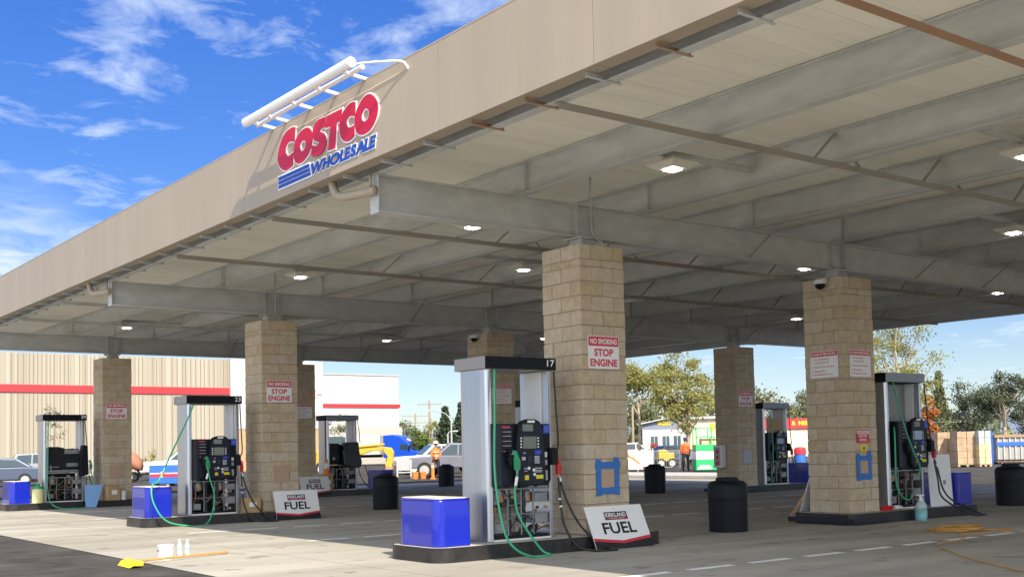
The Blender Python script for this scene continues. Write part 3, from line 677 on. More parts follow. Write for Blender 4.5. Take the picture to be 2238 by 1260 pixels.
        hoses(t, 'green_hose', M['greenhose'], [(-.44,-.36,2.20),(-.455,-.38,1.6),(-.47,-.42,1.0),(-.50,-.5,.4),(-.45,-.64,.0),(-.25,-.80,-.15),(.1,-.88,-.167),(.4,-.84,-.14),(.62,-.66,.1),(.70,-.48,.5),(.68,-.39,.84)], .0155)
        hoses(t, 'black_hose', M['hose'], [(.53,-.36,2.20),(.56,-.37,1.8),(.58,-.38,1.5)], .013)
        hoses(t, 'black_hose', M['hose'], [(.55,-.40,.68),(.54,-.46,.3),(.60,-.52,.1),(.68,-.48,.35),(.62,-.40,.72)], .014)
    elif style == 'sacked':
        b = MB(); r = random.Random(3)
        b.prism([(.02,-.42,.76),(.30,-.44,.68),(.62,-.42,.70),(.68,-.40,.86),(.60,-.38,1.2),(.58,-.36,1.52),(.10,-.36,1.50),(.0,-.36,1.2)], (0,.3,0)); b.build('wrapped_head', M['sack'], t, bevel=.05, seg=3)
        b = MB(); b.box(-.42,-.05,-.2,-.1,.88,1.48, 0); b.box(-.30,-.22,-.22,-.2,.95,1.04, 1); b.build('open_head', [M['gut'], M['greylab']], t, bevel=.01)
        hoses(t, 'black_hose', M['hose'], [(.53,-.36,2.20),(.58,-.38,1.8),(.60,-.38,1.5)], .013)
        hoses(t, 'black_hose', M['hose'], [(.5,-.44,.7),(.55,-.5,.4),(.75,-.55,.1),(.85,-.55,.2),(.72,-.48,.76)], .014)
    return t
pump(0, 0, '17', 'steel fuel dispenser numbered 17 with green hose dropping to the ground', 'full')
pump(0, 1, '23', 'steel fuel dispenser numbered 23, green hose looping over its blue box', 'wide')
pump(0, 2, '29', 'opened fuel dispenser at far left with its metal pipework bare', 'open')
pump(1, 0, '15', 'fuel dispenser right of the camera column, with lit screen and grey panel leaning by it', 'tilted')
pump(2, 1, '19', 'distant fuel dispenser with brown cardboard filling its top opening', 'carded')
pump(1, 2, '27', 'distant opened fuel dispenser with black sheeting wrapped over its right half', 'sacked')
pump(1, 1, '21', 'fuel dispenser of the middle island, hidden behind the nearest column', 'carded')

# ------------------------------------------------------------------ signs on the columns
def board(b, x0, x1, y, z0, z1, axis, r=.012, th=.004, mi=0):
    """rounded plate on a -y face (axis 'y') or a -x face (axis 'x', x runs towards -y)"""
    w, h = x1-x0, z1-z0; P = []
    for (cx, cz, a0) in ((x1-r, z0+r, -90), (x1-r, z1-r, 0), (x0+r, z1-r, 90), (x0+r, z0+r, 180)):
        for k in range(4):
            a = math.radians(a0+30*k); P.append((cx+r*math.cos(a), cz+r*math.sin(a)))
    if axis == 'y': b.prism([(p, y, q) for p, q in P], (0,-th,0), mi)
    else: b.prism([(y, -p, q) for p, q in P], (-th,0,0), mi)
def nosmoke(i, j, lab):
    t = thing('no_smoking_sign', lab, 'sign', (CX[i]-.02, GY[j]-HW-.012, 2.66), 0, 'no smoking stop engine signs')
    b = MB(); board(b, -.285,.285, 0, -.225,.225, 'y', .02); b.build('board', M['signwhite'], t)
    b = MB(); board(b, -.275,.275, -.0045, .085,.215, 'y', .014, .002, 0)
    b.text('NO SMOKING', (-.245,-.0085,.112), (1,0,0), (0,0,1), .49, .076, 1, bold=.03)
    b.text('STOP', (-.175,-.0065,-.055), (1,0,0), (0,0,1), .35, .105, 0, bold=.035); b.text('ENGINE', (-.25,-.0065,-.195), (1,0,0), (0,0,1), .50, .105, 0, bold=.035)
    b.build('lettering', [M['signred'], M['signwhite']], t)
nosmoke(0,0,'no-smoking stop-engine sign on the nearest block column, above the blue tape'); nosmoke(0,1,'no-smoking stop-engine sign on the second-row column beside dispenser 23')
nosmoke(0,2,'no-smoking stop-engine sign on the farthest left column'); nosmoke(2,1,'small no-smoking stop-engine sign on the column with the extinguisher cabinet')
def firesign(i, j, axis, lab):
    loc = (CX[i], GY[j]-HW-.012, 2.68) if axis == 'y' else (CX[i]-HW-.012, GY[j], 2.68)
    t = thing('fire_rules_sign', lab, 'sign', loc, 0, 'fire instruction signs')
    b = MB(); board(b, -.285,.285, 0, -.225,.225, axis, .02); b.build('board', M['signwhite'], t)
    b = MB(); U = (1,0,0) if axis == 'y' else (0,-1,0)
    P = lambda u, z, d: (u,-d,z) if axis == 'y' else (-d,-u,z)
    board(b, -.275,.275, -.0045, .135,.215, axis, .012, .002, 0)
    b.text('IN CASE OF FIRE OR SPILL', P(-.25,.155,.0085), U, (0,0,1), .50, .04, 1, bold=.03); b.build('heading', [M['signred'], M['signwhite']], t); b = MB()
    for k, (s_, w, u) in enumerate((('1. Use emergency', .36, -.25), ('pump shut off', .30, -.20), ('2. Report the accident', .46, -.25), ('3. Phone 911', .28, -.25), ('Call Station phone', .42, -.25))):
        b = MB(); b.text(s_, P(u, (.07,.015,-.06,-.13,-.19)[k], .0065), U, (0,0,1), w, .036, 0, bold=.015); b.build('text_line', M['signred'], t)
firesign(1,0,'x','fire and spill instruction sign on the left face of the camera column'); firesign(1,0,'y','fire and spill instruction sign on the right face of the camera column')
firesign(1,1,'y','fire and spill instruction sign seen through dispenser 17'); firesign(1,2,'y','fire and spill instruction sign half hidden behind the second-row column')
def coverplate(i, j, x, z, w, h, taped, lab):
    t = thing('cover_plate', lab, 'cover plate', (CX[i]+x, GY[j]-HW-.012, z), 0, 'outlet covers on the columns')
    b = MB(); b.box(-w/2, w/2, -.004, .006, -h/2, h/2); b.build('plate', M['plate'] if i < 2 else M['greylab'], t, bevel=.002)
    if taped:
        b = MB(); r = random.Random(i+3)
        for (x0, x1, z0, z1, d) in ((-w/2-.085, -w/2+.012, -h/2-.10, h/2+.115, .0065), (w/2-.012, w/2+.08, -h/2-.09, h/2+.14, .0065), (-w/2-.10, w/2+.10, h/2-.012, h/2+.075, .009), (-w/2-.07, w/2+.085, -h/2-.085, -h/2+.012, .009)):
            b.prism([(x0,-d,z0+r.uniform(-.012,.012)),(x1,-d,z0+r.uniform(-.012,.012)),(x1,-d,z1+r.uniform(-.01,.01)),(x0,-d,z1+r.uniform(-.01,.01))], (0,.0015,0))
        b.build('masking_tape', M['tape'], t)
coverplate(0,0,.0,.94,.26,.28,True,'outlet cover framed in blue tape on the nearest column'); coverplate(1,0,.01,.94,.24,.24,True,'outlet cover framed in blue tape on the camera column')
coverplate(0,1,.01,.95,.35,.35,False,'bare tan outlet cover on the second-row column above the fuel board'); coverplate(0,2,-.05,.97,.36,.35,False,'faint tan outlet cover on the farthest left column')
coverplate(2,1,-.02,1.01,.36,.38,False,'grey outlet cover on the column with the extinguisher cabinet')
t = thing('emergency_sign', 'small red and white notice above the yellow tag on the camera column', 'sign', (5.77, -HW-.012, 1.45))
b = MB(); board(b, -.17,.17,0,-.105,.105,'y',.01,.004,0); board(b,-.16,.16,-.0045,.045,.095,'y',.005,.002,1)
b.text('EMERGENCY', (-.14,-.0085,.055), (1,0,0), (0,0,1), .28, .032, 0, bold=.02); b.text('SHUT OFF', (-.11,-.0065,-.01), (1,0,0), (0,0,1), .22, .04, 1, bold=.03); b.text('SWITCH', (-.095,-.0065,-.08), (1,0,0), (0,0,1), .19, .045, 1, bold=.03)
b.build('board', [M['signred'], M['signwhite']], t)
t = thing('yellow_tag', 'little yellow switch tag above the blue tape on the camera column', 'tag', (5.775, -HW-.012, 1.255))
b = MB(); b.box(-.085,.085,-.012,.004,-.055,.055); b.build('plate', M['yellow'], t, bevel=.004); b = MB(); b.box(-.03,.03,-.022,-.0125,-.03,.03); b.build('button', M['rust'], t, bevel=.004)
for i, j, lab in ((1,0,'white dome camera near the top of the right-hand column'),(1,1,'white dome camera on the column seen above dispenser 17')):
    t = thing('security_camera', lab, 'camera', (CX[i]-HW-.008, GY[j]-.05, 4.03), 0, 'dome cameras on columns')
    b = MB(); b.box(-.10,.0,-.07,.07,.02,.10); b.lathe((-.11,0,.0), [(.03,.10),(.095,.07),(.105,.02),(.10,.0)], 18); b.build('housing', M['signwhite'], t, bevel=.006)
    b = MB(); b.lathe((-.11,0,.0), [(.082,-.002),(.080,-.04),(.055,-.075),(.02,-.09)], 18); b.build('dome', M['black'], t, smooth=True)
t = thing('extinguisher_cabinet', 'white cabinet with red extinguisher on a column right of centre', 'cabinet', (CX[2]-HW-.012, 10.27, 1.03))
b = MB(); b.box(-.20,.0,-.16,.16,-.32,.32, 0); b.build('case', [M['signwhite']], t, bevel=.02)
b = MB(); b.box(-.2085,-.2005,-.105,.105,-.26,.26, 1)
for z in (.14,-.02,-.19): b.box(-.215,-.209,-.05,.05,z-.055,z+.055, 0)
b.build('front_window', [M['signred'], M['greylab']], t)

# ------------------------------------------------------------------ leaning fuel boards
def fuel_board(loc, rz, lean, lab, blank=False):
    t = thing('fuel_price_board', lab, 'sign board', loc, rz, 'white fuel boards leaning on columns')
    W_, H_ = 1.02, .62; c, s = math.cos(lean), math.sin(lean)
    def P(u, v, d=0): return (u, v*s-d*c, v*c+d*s)
    b = MB(); b.prism([P(-.5,0),(P(.5,0)),P(.5,H_),P(-.5,H_)], tuple(Vector(P(0,0,-.012))-Vector(P(0,0,0)))); b.build('panel', M['signwhite'], t)
    b = MB(); U = Vector((1,0,0)); V = Vector(P(0,1))-Vector(P(0,0))
    if not blank:
        b.add([P(-.5,.0,.0015),P(.5,.0,.0015),P(.5,.13,.0015),P(0,.075,.0015),P(-.5,.13,.0015)], [(0,1,2,3,4)], 1)
        b.add([P(-.5,.13,.0016),P(0,.075,.0016),P(.5,.13,.0016),P(.5,.17,.0016),P(0,.115,.0016),P(-.5,.17,.0016)], [(0,1,4,5),(1,2,3,4)], 0)
        b.text('FUEL', P(-.29,.215,.0015), U, V, .58, .165, 1, bold=.025)
        b.add([P(-.20,.415,.0015),P(.20,.415,.0015),P(.20,.53,.0015),P(-.20,.53,.0015)], [(0,1,2,3)], 1)
        b.add([P(-.185,.425,.003),P(.185,.425,.003),P(.185,.445,.003),P(-.185,.445,.003)], [(0,1,2,3)], 0)
        b.text('KIRKLAND', P(-.18,.455,.003), U, V, .36, .06, 2, bold=.03)
        b.text('SIGNATURE', P(-.13,.4275,.0042), U, V, .26, .014, 2)
        q = Vector(P(.0,.575,.002)); b.add([q+U*(.008*math.cos(a))+V*(.008*math.sin(a)) for a in [k*math.pi/4 for k in range(8)]], [tuple(range(8))], 1)
    b.build('print', [M['signred'], M['ink'], M['signwhite']], t)
fuel_board((-.02,-.775,.004), -.035, .44, 'white FUEL board leaning on the nearest column')
fuel_board((.27,9.40,.004), .0, .30, 'white FUEL board leaning on the second-row column beside dispenser 23')
fuel_board((5.95,19.55,.05), .0, .30, 'white FUEL board mostly hidden behind the second-row column')
fuel_board((5.90,.66,.185), math.pi, .38, 'pale board seen almost edge-on, leaning behind the camera column', True)
b = MB(); b.tube([(5.12,.72,.012),(5.30,.50,.45)], .009, 6); b.tube([(5.17,.68,.012),(5.33,.48,.50)], .009, 6)
tag(b.build('wooden_stick', M['wood'], bevel=0), 'two thin brown sticks leaning beside the edge-on board at the camera column', 'stick')
t = thing('side_panel', 'plain pale grey dispenser panel leaning between the tilted dispenser and a blue box', 'panel', (8.22,-.36,.182))
b = MB(); b.prism([(-.46,-.02,0),(.24,-.02,0),(.25,.03,.92),(-.46,.03,.92)], (0,.015,0)); b.build('sheet', M['white'], t); b = MB(); b.box(-.03,.05,-.004,.02,.38,.46); b.build('latch', M['steelmat'], t)
t = thing('side_panel', 'pale blue sheet leaning at the foot of the farthest left column', 'panel', (-.62,19.60,.0))
b = MB(); b.prism([(-.38,-.04,.02),(-.10,-.04,.02),(.16,.22,.62),(-.34,.22,.62)], (0,.015,0)); b.build('sheet', mat('pale_blue_sheet', (.22,.42,.75), .4), t)

# ------------------------------------------------------------------ bins
def bin_(x, y, lab):
    t = thing('waste_bin', lab, 'bin', (x, y, 0), 0, 'round black bins')
    b = MB(); b.lathe((0,0,0), [(.292,0),(.30,.01),(.305,.3),(.307,.50),(.298,.503),(.298,.512),(.31,.515)], 36); b.build('drum', M['bin'], t, smooth=False, bevel=0)
    b = MB(); b.lathe((0,0,0), [(.311,.515),(.311,.72),(.295,.755),(.255,.785),(.18,.80),(.175,.835),(.15,.845),(.145,.79),(.05,.78)], 36); b.build('lid', M['bin'], t)
    for q in t.children:
        for p in q.data.polygons: p.use_smooth = True
        q.data.update(); md = q.modifiers.new('edge', 'EDGE_SPLIT'); md.split_angle = math.radians(35)
bin_(3.10,.22,'black round bin left of the camera column, largest and nearest of them'); bin_(3.50,11.35,'black round bin between the second-row column and the near blue box')
bin_(12.8,11.75,'black round bin in the gap just right of the nearest column'); bin_(13.75,24.0,'black round bin close to the worker in the white hard hat'); bin_(11.9,.42,'black round bin cut by the right picture edge')

# ------------------------------------------------------------------ logo sign and its light bar
t = thing('store_logo_sign', 'red and blue store logo lettering on the tan fascia under the white light bar', 'sign', (X0, 0.7, 5.2))
LG = dict(
 C=[(1.46,5.67),(1.55,5.69),(1.70,5.68),(1.84,5.62),(1.94,5.51),(1.99,5.39),(1.96,5.27),(1.86,5.19),(1.73,5.15),(1.54,5.18),(1.53,5.35),(1.67,5.33),(1.74,5.38),(1.75,5.45),(1.69,5.51),(1.58,5.51),(1.49,5.48)],
 O=[(1.12,5.585),(1.02,5.53),(.97,5.44),(1.0,5.33),(1.09,5.23),(1.24,5.17),(1.38,5.165),(1.48,5.22),(1.515,5.31),(1.50,5.43),(1.42,5.52),(1.29,5.58)],
 Oi=[(1.22,5.44),(1.165,5.40),(1.18,5.34),(1.25,5.305),(1.315,5.33),(1.33,5.39),(1.29,5.435)],
 S=[(.61,5.595),(.62,5.47),(.73,5.475),(.77,5.45),(.66,5.40),(.605,5.32),(.62,5.24),(.68,5.18),(.79,5.155),(.92,5.165),(1.01,5.20),(1.0,5.325),(.87,5.285),(.80,5.295),(.81,5.32),(.92,5.37),(.97,5.44),(.955,5.52),(.90,5.58),(.81,5.61),(.70,5.61)],
 T=[(.585,5.60),(.185,5.595),(.205,5.45),(.325,5.455),(.37,5.145),(.56,5.155),(.49,5.45),(.61,5.455)],
 C2=[(-.15,5.59),(-.05,5.61),(.06,5.59),(.16,5.54),(.235,5.46),(.255,5.35),(.22,5.25),(.13,5.175),(0,5.155),(-.115,5.18),(-.115,5.32),(-.01,5.31),(.055,5.34),(.07,5.40),(.03,5.445),(-.04,5.45),(-.14,5.42)],
 O2=[(-.51,5.595),(-.64,5.50),(-.685,5.38),(-.62,5.25),(-.48,5.165),(-.29,5.155),(-.18,5.21),(-.125,5.33),(-.15,5.44),(-.25,5.54),(-.37,5.60)],
 O2i=[(-.42,5.45),(-.475,5.39),(-.46,5.325),(-.38,5.295),(-.31,5.33),(-.30,5.39),(-.35,5.44)])
def ring(b, outer, inner, d0, d1, mi):
    """letter with a hole: bridged outline extruded from depth d0 to d1 in front of the fascia (x direction)"""
    n = 40
    def res(P):
        Q = [Vector(p) for p in P]; L = [0]
        for i in range(len(Q)): L.append(L[-1]+(Q[(i+1) % len(Q)]-Q[i]).length)
        out = []
        for k in range(n):
            s_ = L[-1]*k/n; i = max(j for j in range(len(Q)) if L[j] <= s_+1e-9)
            out.append(Q[i].lerp(Q[(i+1) % len(Q)], (s_-L[i])/(L[i+1]-L[i])))
        return out
    c = sum((Vector(p) for p in inner), Vector((0,0)))/len(inner); ang = lambda p: math.atan2(p[1]-c[1], p[0]-c[0])
    def at(P, a):                                      # outline point at angle a about the counter's centre
        d = Vector((math.cos(a), math.sin(a))); best = None
        for i in range(len(P)):
            p, q = Vector(P[i]), Vector(P[(i+1) % len(P)]); e = q-p; den_ = d.x*e.y-d.y*e.x
            if abs(den_) < 1e-9: continue
            w = p-c; tt = (w.x*e.y-w.y*e.x)/den_; uu = (w.x*d.y-w.y*d.x)/den_
            if tt > 0 and -1e-6 <= uu <= 1+1e-6 and (best is None or tt > best): best = tt
        return c+d*(best or 0)
    A = [at(outer, 2*math.pi*k/n) for k in range(n)]; B = [at(inner, 2*math.pi*k/n) for k in range(n)]
    V = []
    for d in (d1, d0):
        V += [(-d, p.x-.7, p.y-5.2) for p in A]+[(-d, p.x-.7, p.y-5.2) for p in B]
    F = []
    for k in range(n):
        q = (k+1) % n
        F += [(k, q, n+q, n+k), (2*n+k, 2*n+q, q, k), (n+k, n+q, 3*n+q, 3*n+k)]
    b.add(V, F, mi)
def solid(b, P, d0, d1, mi):
    from mathutils.geometry import tessellate_polygon
    n = len(P); tri = tessellate_polygon([[Vector((p[0], p[1], 0)) for p in P]])
    V = [(-d1, p[0]-.7, p[1]-5.2) for p in P]+[(-d0, p[0]-.7, p[1]-5.2) for p in P]
    b.add(V, [tuple(f) for f in tri]+[(i, (i+1) % n, n+(i+1) % n, n+i) for i in range(n)], mi)
LK = [0]
def letter(nm, P, inner=None):
    b = MB(); LK[0] += 1; e = .0011*LK[0]
    sp_ = smooth_poly(P, 4) if inner else P
    if inner:
        si = smooth_poly(inner, 4)
        ring(b, offset_poly(sp_, .02), offset_poly(si, -.02), .003, .010+e, 1); ring(b, sp_, si, .010+e, .018+e, 0)
    else:
        solid(b, offset_poly(P, .014 if nm == 'S' else .02), .003, .010+e, 1); solid(b, P, .010+e, .018+e, 0)
    return b.build('letter', [M['logored'], M['signwhite']], t)
def cshape(P):
    n = 4; k = 10 if len(P) == 17 else 10
    o = P[:k]; i_ = P[k:]
    f = lambda L: [tuple(v)[:2] for v in catmull([(p[0], p[1], 0) for p in L], n)]
    return f(o)+f(i_)
letter('C', cshape(LG['C'])); letter('O', LG['O'], LG['Oi'])
def sshape(P):
    f = lambda L: [tuple(v)[:2] for v in catmull([(p[0], p[1], 0) for p in L], 4)]
    return f(P[1:11])+f(P[11:])+[P[0]]
letter('S', sshape(LG['S'])); letter('T', LG['T']); letter('C', cshape(LG['C2'])); letter('O', LG['O2'], LG['O2i'])
b = MB()
for k in range(3):
    z0 = 4.945+k*.056; z1 = z0+.046; f = lambda z: 1.035+(z-4.94)/.16*.055
    solid(b, [(1.98,z0),(f(z0),z0),(f(z1),z1),(1.98,z1)], .012, .017, 0)
solid(b, [(2.0,4.925),(1.015,4.925),(1.075,5.125),(2.0,5.125)], .003, .0115, 1)
b.build('stripe_bars', [M['logoblue'], M['signwhite']], t)
WD = []
for ch in 'WHOLESALE':
    vs, _ = text_mesh(ch, .03, 0.0); WD.append(max(p[0] for p in vs)-min(p[0] for p in vs))
GAP = [-.03,.06,.03,.0,.05,-.05,-.02,.01,0]; KS = 1.62/(sum(WD)+sum(GAP)); ya = 1.035
for k, ch in enumerate('WHOLESALE'):
    w = WD[k]*KS; e = .0012*(k % 3); sh = .035
    b = MB(); b.text(ch, (-.004, ya+.012-.7, 4.927-5.2), (0,-1,0), (0,0,1), w+sh+.026, .176, 1, bold=.08, shear=.2, extrude=.006+e)
    b.text(ch, (-.0112-e, ya-.7, 4.94-5.2), (0,-1,0), (0,0,1), w+sh, .15, 0, bold=.055, shear=.2, extrude=.003)
    b.build('letter', [M['logoblue'], M['signwhite']], t); ya -= w+GAP[k]*KS
t = thing('sign_light_bar', 'white tubular light bar on arms above the store logo', 'light bar', (X0, .8, 5.83))
b = MB(); b.tube([(-.33,-1.42,.06),(-.33,1.52,.06)], .062, 16); b.build('tube_lamp', M['white'], t, smooth=False)
b = MB(); b.tube([(-.20,-1.45,.02),(-.20,1.42,.02)], .03, 10); b.build('rail', M['white'], t)
for y in (-1.15,-.45,.25,.95,1.35):
    b = MB(); b.bar((.05,y,-.01), (-.33,y,.03), .04, .035); b.box(.0,.09,y-.05,y+.05,-.02,.0); b.build('arm', M['white'], t)
b = MB(); b.tube(catmull([(-.30,-1.46,.03),(-.2,-1.75,-.01),(-.06,-2.05,-.06),(-.02,-2.12,-.12),(.0,-2.12,-.16)], 6), .014, 8); b.build('conduit', M['white'], t, smooth=True)
b = MB(); b.tube(catmull([(-.01,-2.0,-.16),(-.012,-1.0,-.175),(-.012,.2,-.18),(-.01,1.05,-.17)], 6), .005, 5); b.build('cable', M['bluetop'], t)

# ------------------------------------------------------------------ small things on the ground
t = thing('push_broom', 'yellow-headed push broom with orange wooden handle lying on the apron', 'broom', (-5.66,2.2,.0), 0)
b = MB(); b.tube([(.10,.08,.05),(1.56,.66,.03)], .017, 8); b.build('handle', M['wood'], t)
b = MB(); b.prism([(-.06,-.26,.02),(.06,-.30,.02),(.06,-.30,.075),(-.0,-.28,.085),(-.06,-.26,.06)], (.02,.50,0)); b.build('head', M['yellow'], t, bevel=.01)
b = MB(); b.prism([(-.10,-.25,.0),(-.06,-.26,.02),(-.06,-.26,.06)], (.02,.50,0)); b.build('bristles', M['yellow'], t)
t = thing('white_bucket', 'small white tub standing by the broom handle', 'bucket', (-5.02,2.72,0))
b = MB(); b.lathe((0,0,0), [(.085,0),(.09,.005),(.10,.17),(.108,.172),(.108,.195),(.09,.20)], 20); b.build('tub', M['white'], t); b = MB(); b.box(-.109,-.1005,-.05,.03,.12,.13); b.build('label', M['slate'], t)
for k, (x, y) in enumerate(((-4.66,3.17),(-4.58,3.10))):
    t = thing('water_bottle', ('clear water bottle by the broom handle, the left one of two', 'clear water bottle by the broom handle, the right one of two')[k], 'bottle', (x, y, 0), 0, 'water bottles by the broom')
    b = MB(); b.lathe((0,0,0), [(.03,0),(.034,.01),(.034,.14),(.03,.16),(.014,.185),(.014,.20)], 12); b.build('body', M['bottle'], t, smooth=True); b = MB(); b.lathe((0,0,0), [(.0345,.085),(.0345,.115)], 12); b.build('label', M['palelab'], t)
    b = MB(); b.lathe((0,0,0), [(.016,.201),(.016,.218)], 10); b.build('cap', M['white'], t)
t = thing('garden_sprayer', 'milky plastic sprayer jug with teal liquid in front of the tilted dispenser', 'sprayer', (6.88,-.74,0))
b = MB(); b.lathe((0,0,0), [(.085,0),(.098,.02),(.10,.18)], 20, 1); b.lathe((0,0,0), [(.10,.182),(.098,.25),(.07,.31),(.04,.335)], 20, 0); b.build('tank', [M['clear'], M['teal']], t, smooth=True)
b = MB(); b.lathe((0,0,0), [(.045,.336),(.045,.36),(.03,.37),(.025,.42)], 14); b.bar((-.10,0,.43), (.10,0,.43), .03, .025); b.build('pump_handle', M['white'], t, bevel=.004)
t = thing('red_hose_coil', 'red hose and white fittings on the island right of the camera column', 'hose', (6.35,-.42,.182))
b = MB()
for k in range(3): b.tube([(.14*math.cos(a)*(1+.1*k)+.03*k, .05*math.sin(a)-.0, .02+.022*k) for a in [q*math.pi/8 for q in range(17)]], .014, 6)
b.build('hose', M['red'], t); b = MB(); b.tube([(.16,-.05,.05),(.26,-.06,.05)], .035, 10); b.tube([(.30,-.05,.045),(.36,-.05,.045)], .03, 10); b.build('fitting', M['signwhite'], t)
# orange extension cord: a heap of loops and a tail towards the camera
b = MB(); pts = []; r = random.Random(5)
for k in range(74):
    a = k*.62; pts.append((5.02+.40*math.cos(a)*r.uniform(.7,1.1)+.0022*k, -2.42+.32*math.sin(a)*r.uniform(.6,1.1)-.002*k, .012+.0012*k*.6+r.uniform(0,.015)))
pts += [(5.35,-2.85,.012),(4.9,-3.0,.012),(4.55,-2.95,.012),(4.15,-3.12,.012),(3.95,-3.3,.012),(3.55,-3.42,.012),(2.9,-3.55,.012),(2.2,-4.15,.012),(1.6,-4.75,.012),(.8,-5.75,.012),(.2,-6.7,.012)]
b.tube(catmull(pts, 5), .0075, 6)
b.tube(catmull([(5.3,-2.6,.012),(5.7,-2.9,.012),(5.55,-3.1,.012),(5.2,-3.15,.012)], 6), .011, 6)
tag(b.build('extension_cord', M['cord'], smooth=True), 'orange extension cord heaped on the concrete with its tail running forward', 'cord')
def carton(loc, s, rz, lab, name='cardboard_box'):
    t = thing(name, lab, 'box', loc, rz, 'brown cartons on the islands'); b = MB(); b.box(-s[0]/2,s[0]/2,-s[1]/2,s[1]/2,0,s[2]); b.build('carton', M['card'], t, bevel=.006)
    b = MB(); b.box(-s[0]*.2,s[0]*.25,-s[1]/2-.003,-s[1]/2-.0005,s[2]*.4,s[2]*.7); b.build('label', M['signwhite'], t)
carton((-.22,19.78,.182),(.34,.3,.40),.05,'brown carton with white label at the farthest left column'); carton((-.66,9.72,.182),(.34,.28,.30),-.15,'open brown carton between dispenser 23 and the second-row column')
carton((6.52,20.0,.182),(.34,.30,.5),.1,'brown carton with a cone on it beside the black-wrapped dispenser')
t = thing('paper_roll', 'white paper roll next to the carton at the farthest left column', 'roll', (.08,19.78,.182)); b = MB(); b.lathe((0,0,0), [(.085,0),(.085,.25),(.03,.251),(.03,.20)], 18); b.build('roll', M['white'], t)
t = thing('drink_cooler', 'pale yellow jug with green lid beside the leftmost blue box', 'jug', (-2.14,19.95,.182)); b = MB(); b.lathe((0,0,0), [(.14,0),(.15,.02),(.15,.36),(.13,.38)], 18); b.build('jug', mat('pale_yellow', (.75,.72,.35), .4), t); b = MB(); b.lathe((0,0,0), [(.14,.381),(.14,.44),(.05,.45),(.05,.52)], 18); b.build('lid', M['green'], t)

# ================================================================== surroundings
CAM = Vector((-10.474, -12.044, 1.355))
def G(u, d, z=0.0):
    """ground point at depth d along the heading that photo column u looks"""
    r = fw+rt*((u-1119)/FPX); h = Vector((r.x, r.y, 0)); k = d
    return (CAM.x+h.x*k, CAM.y+h.y*k, z)
RZ = YAW-math.pi/2                                   # local x to the viewer's right, local y away
# materials used only here
M['beige_wall'] = mat('beige_ribbed_panel', (0.35,0.315,0.255), 0.6, island=0.10)
M['beige_rib'] = mat('beige_rib', (0.215,0.19,0.155), 0.6)
M['white_wall'] = mat('white_wall', (0.50,0.495,0.475), 0.7, var=0.04, vscale=1)
M['band'] = mat('red_band', (0.62,0.03,0.04), 0.5)
M['grey_wall'] = mat('grey_render', (0.42,0.40,0.37), 0.8)
M['tan_wall'] = mat('tan_block_wall', (0.42,0.28,0.16), 0.9, var=0.1)
M['bark'] = mat('bark', (0.20,0.15,0.11), 0.9, var=0.3, vscale=8)
M['palebark'] = mat('pale_bark', (0.36,0.29,0.22), 0.9, var=0.25, vscale=5)
M['lf_yellow'] = leafmat('yellow_green_leaves', [(0.20,0.21,0.05),(0.34,0.34,0.10),(0.45,0.39,0.13),(0.26,0.29,0.08),(0.48,0.42,0.19)], .45)
M['lf_olive'] = leafmat('olive_leaves', [(0.09,0.11,0.04),(0.16,0.18,0.08),(0.22,0.22,0.11),(0.13,0.16,0.08)], .25)
M['lf_oak'] = leafmat('oak_leaves', [(0.05,0.07,0.035),(0.10,0.12,0.065),(0.15,0.16,0.10),(0.07,0.09,0.05)], .2)
M['lf_dark'] = leafmat('conifer_needles', [(0.015,0.035,0.02),(0.035,0.06,0.03),(0.055,0.08,0.035)], .1)
M['lf_orange'] = leafmat('orange_leaves', [(0.42,0.11,0.03),(0.50,0.17,0.04),(0.46,0.24,0.06)], .35)
M['lf_red'] = leafmat('red_leaves', [(0.50,0.06,0.03),(0.62,0.12,0.05)], .3)
M['lf_green'] = leafmat('bright_leaves', [(0.06,0.12,0.02),(0.13,0.19,0.03),(0.20,0.24,0.05)], .35)
M['pole'] = mat('weathered_pole', (0.33,0.25,0.18), 0.9)
M['lamppost'] = mat('galvanised_post', (0.45,0.46,0.44), 0.5, 0.3)
M['hivis'] = mat('orange_hivis', (0.85,0.16,0.03), 0.6); M['hiviss'] = mat('reflective_strip', (0.75,0.72,0.45), 0.5)
M['skin'] = mat('skin', (0.42,0.24,0.17), 0.6); M['dark_cloth'] = mat('dark_trousers', (0.03,0.03,0.04), 0.85)
M['truckblue'] = mat('truck_blue', (0.01,0.07,0.50), 0.25, coat=0.5); M['machine'] = mat('machine_yellow', (0.52,0.34,0.03), 0.5)
M['greenpaint'] = mat('green_paint', (0.02,0.42,0.13), 0.5); M['greywood'] = mat('pallet_wood', (0.42,0.32,0.20), 0.9)
M['wrap'] = mat('brown_wrapped_cartons', (0.40,0.28,0.18), 0.55, var=0.22, vscale=3); M['wraplight'] = mat('light_cartons', (0.62,0.48,0.28), 0.7, var=0.12, vscale=3)
M['brightblue'] = mat('bright_blue', (0.03,0.13,0.52), 0.4); M['greypanel'] = mat('grey_wrap', (0.38,0.40,0.42), 0.6)
M['terracotta'] = mat('terracotta_drum', (0.36,0.15,0.09), 0.8); M['orangep'] = mat('orange_plastic', (0.80,0.22,0.04), 0.5)
M['greyblue'] = mat('grey_blue_wall', (0.22,0.24,0.32), 0.7); M['palegrey'] = mat('pale_grey_wall', (0.52,0.54,0.58), 0.7)
M['cream'] = mat('cream_wall', (0.66,0.58,0.44), 0.8); M['window'] = mat('dark_window', (0.05,0.08,0.10), 0.1, spec=0.8)
M['roof'] = mat('pale_metal_roof', (0.55,0.55,0.54), 0.5)

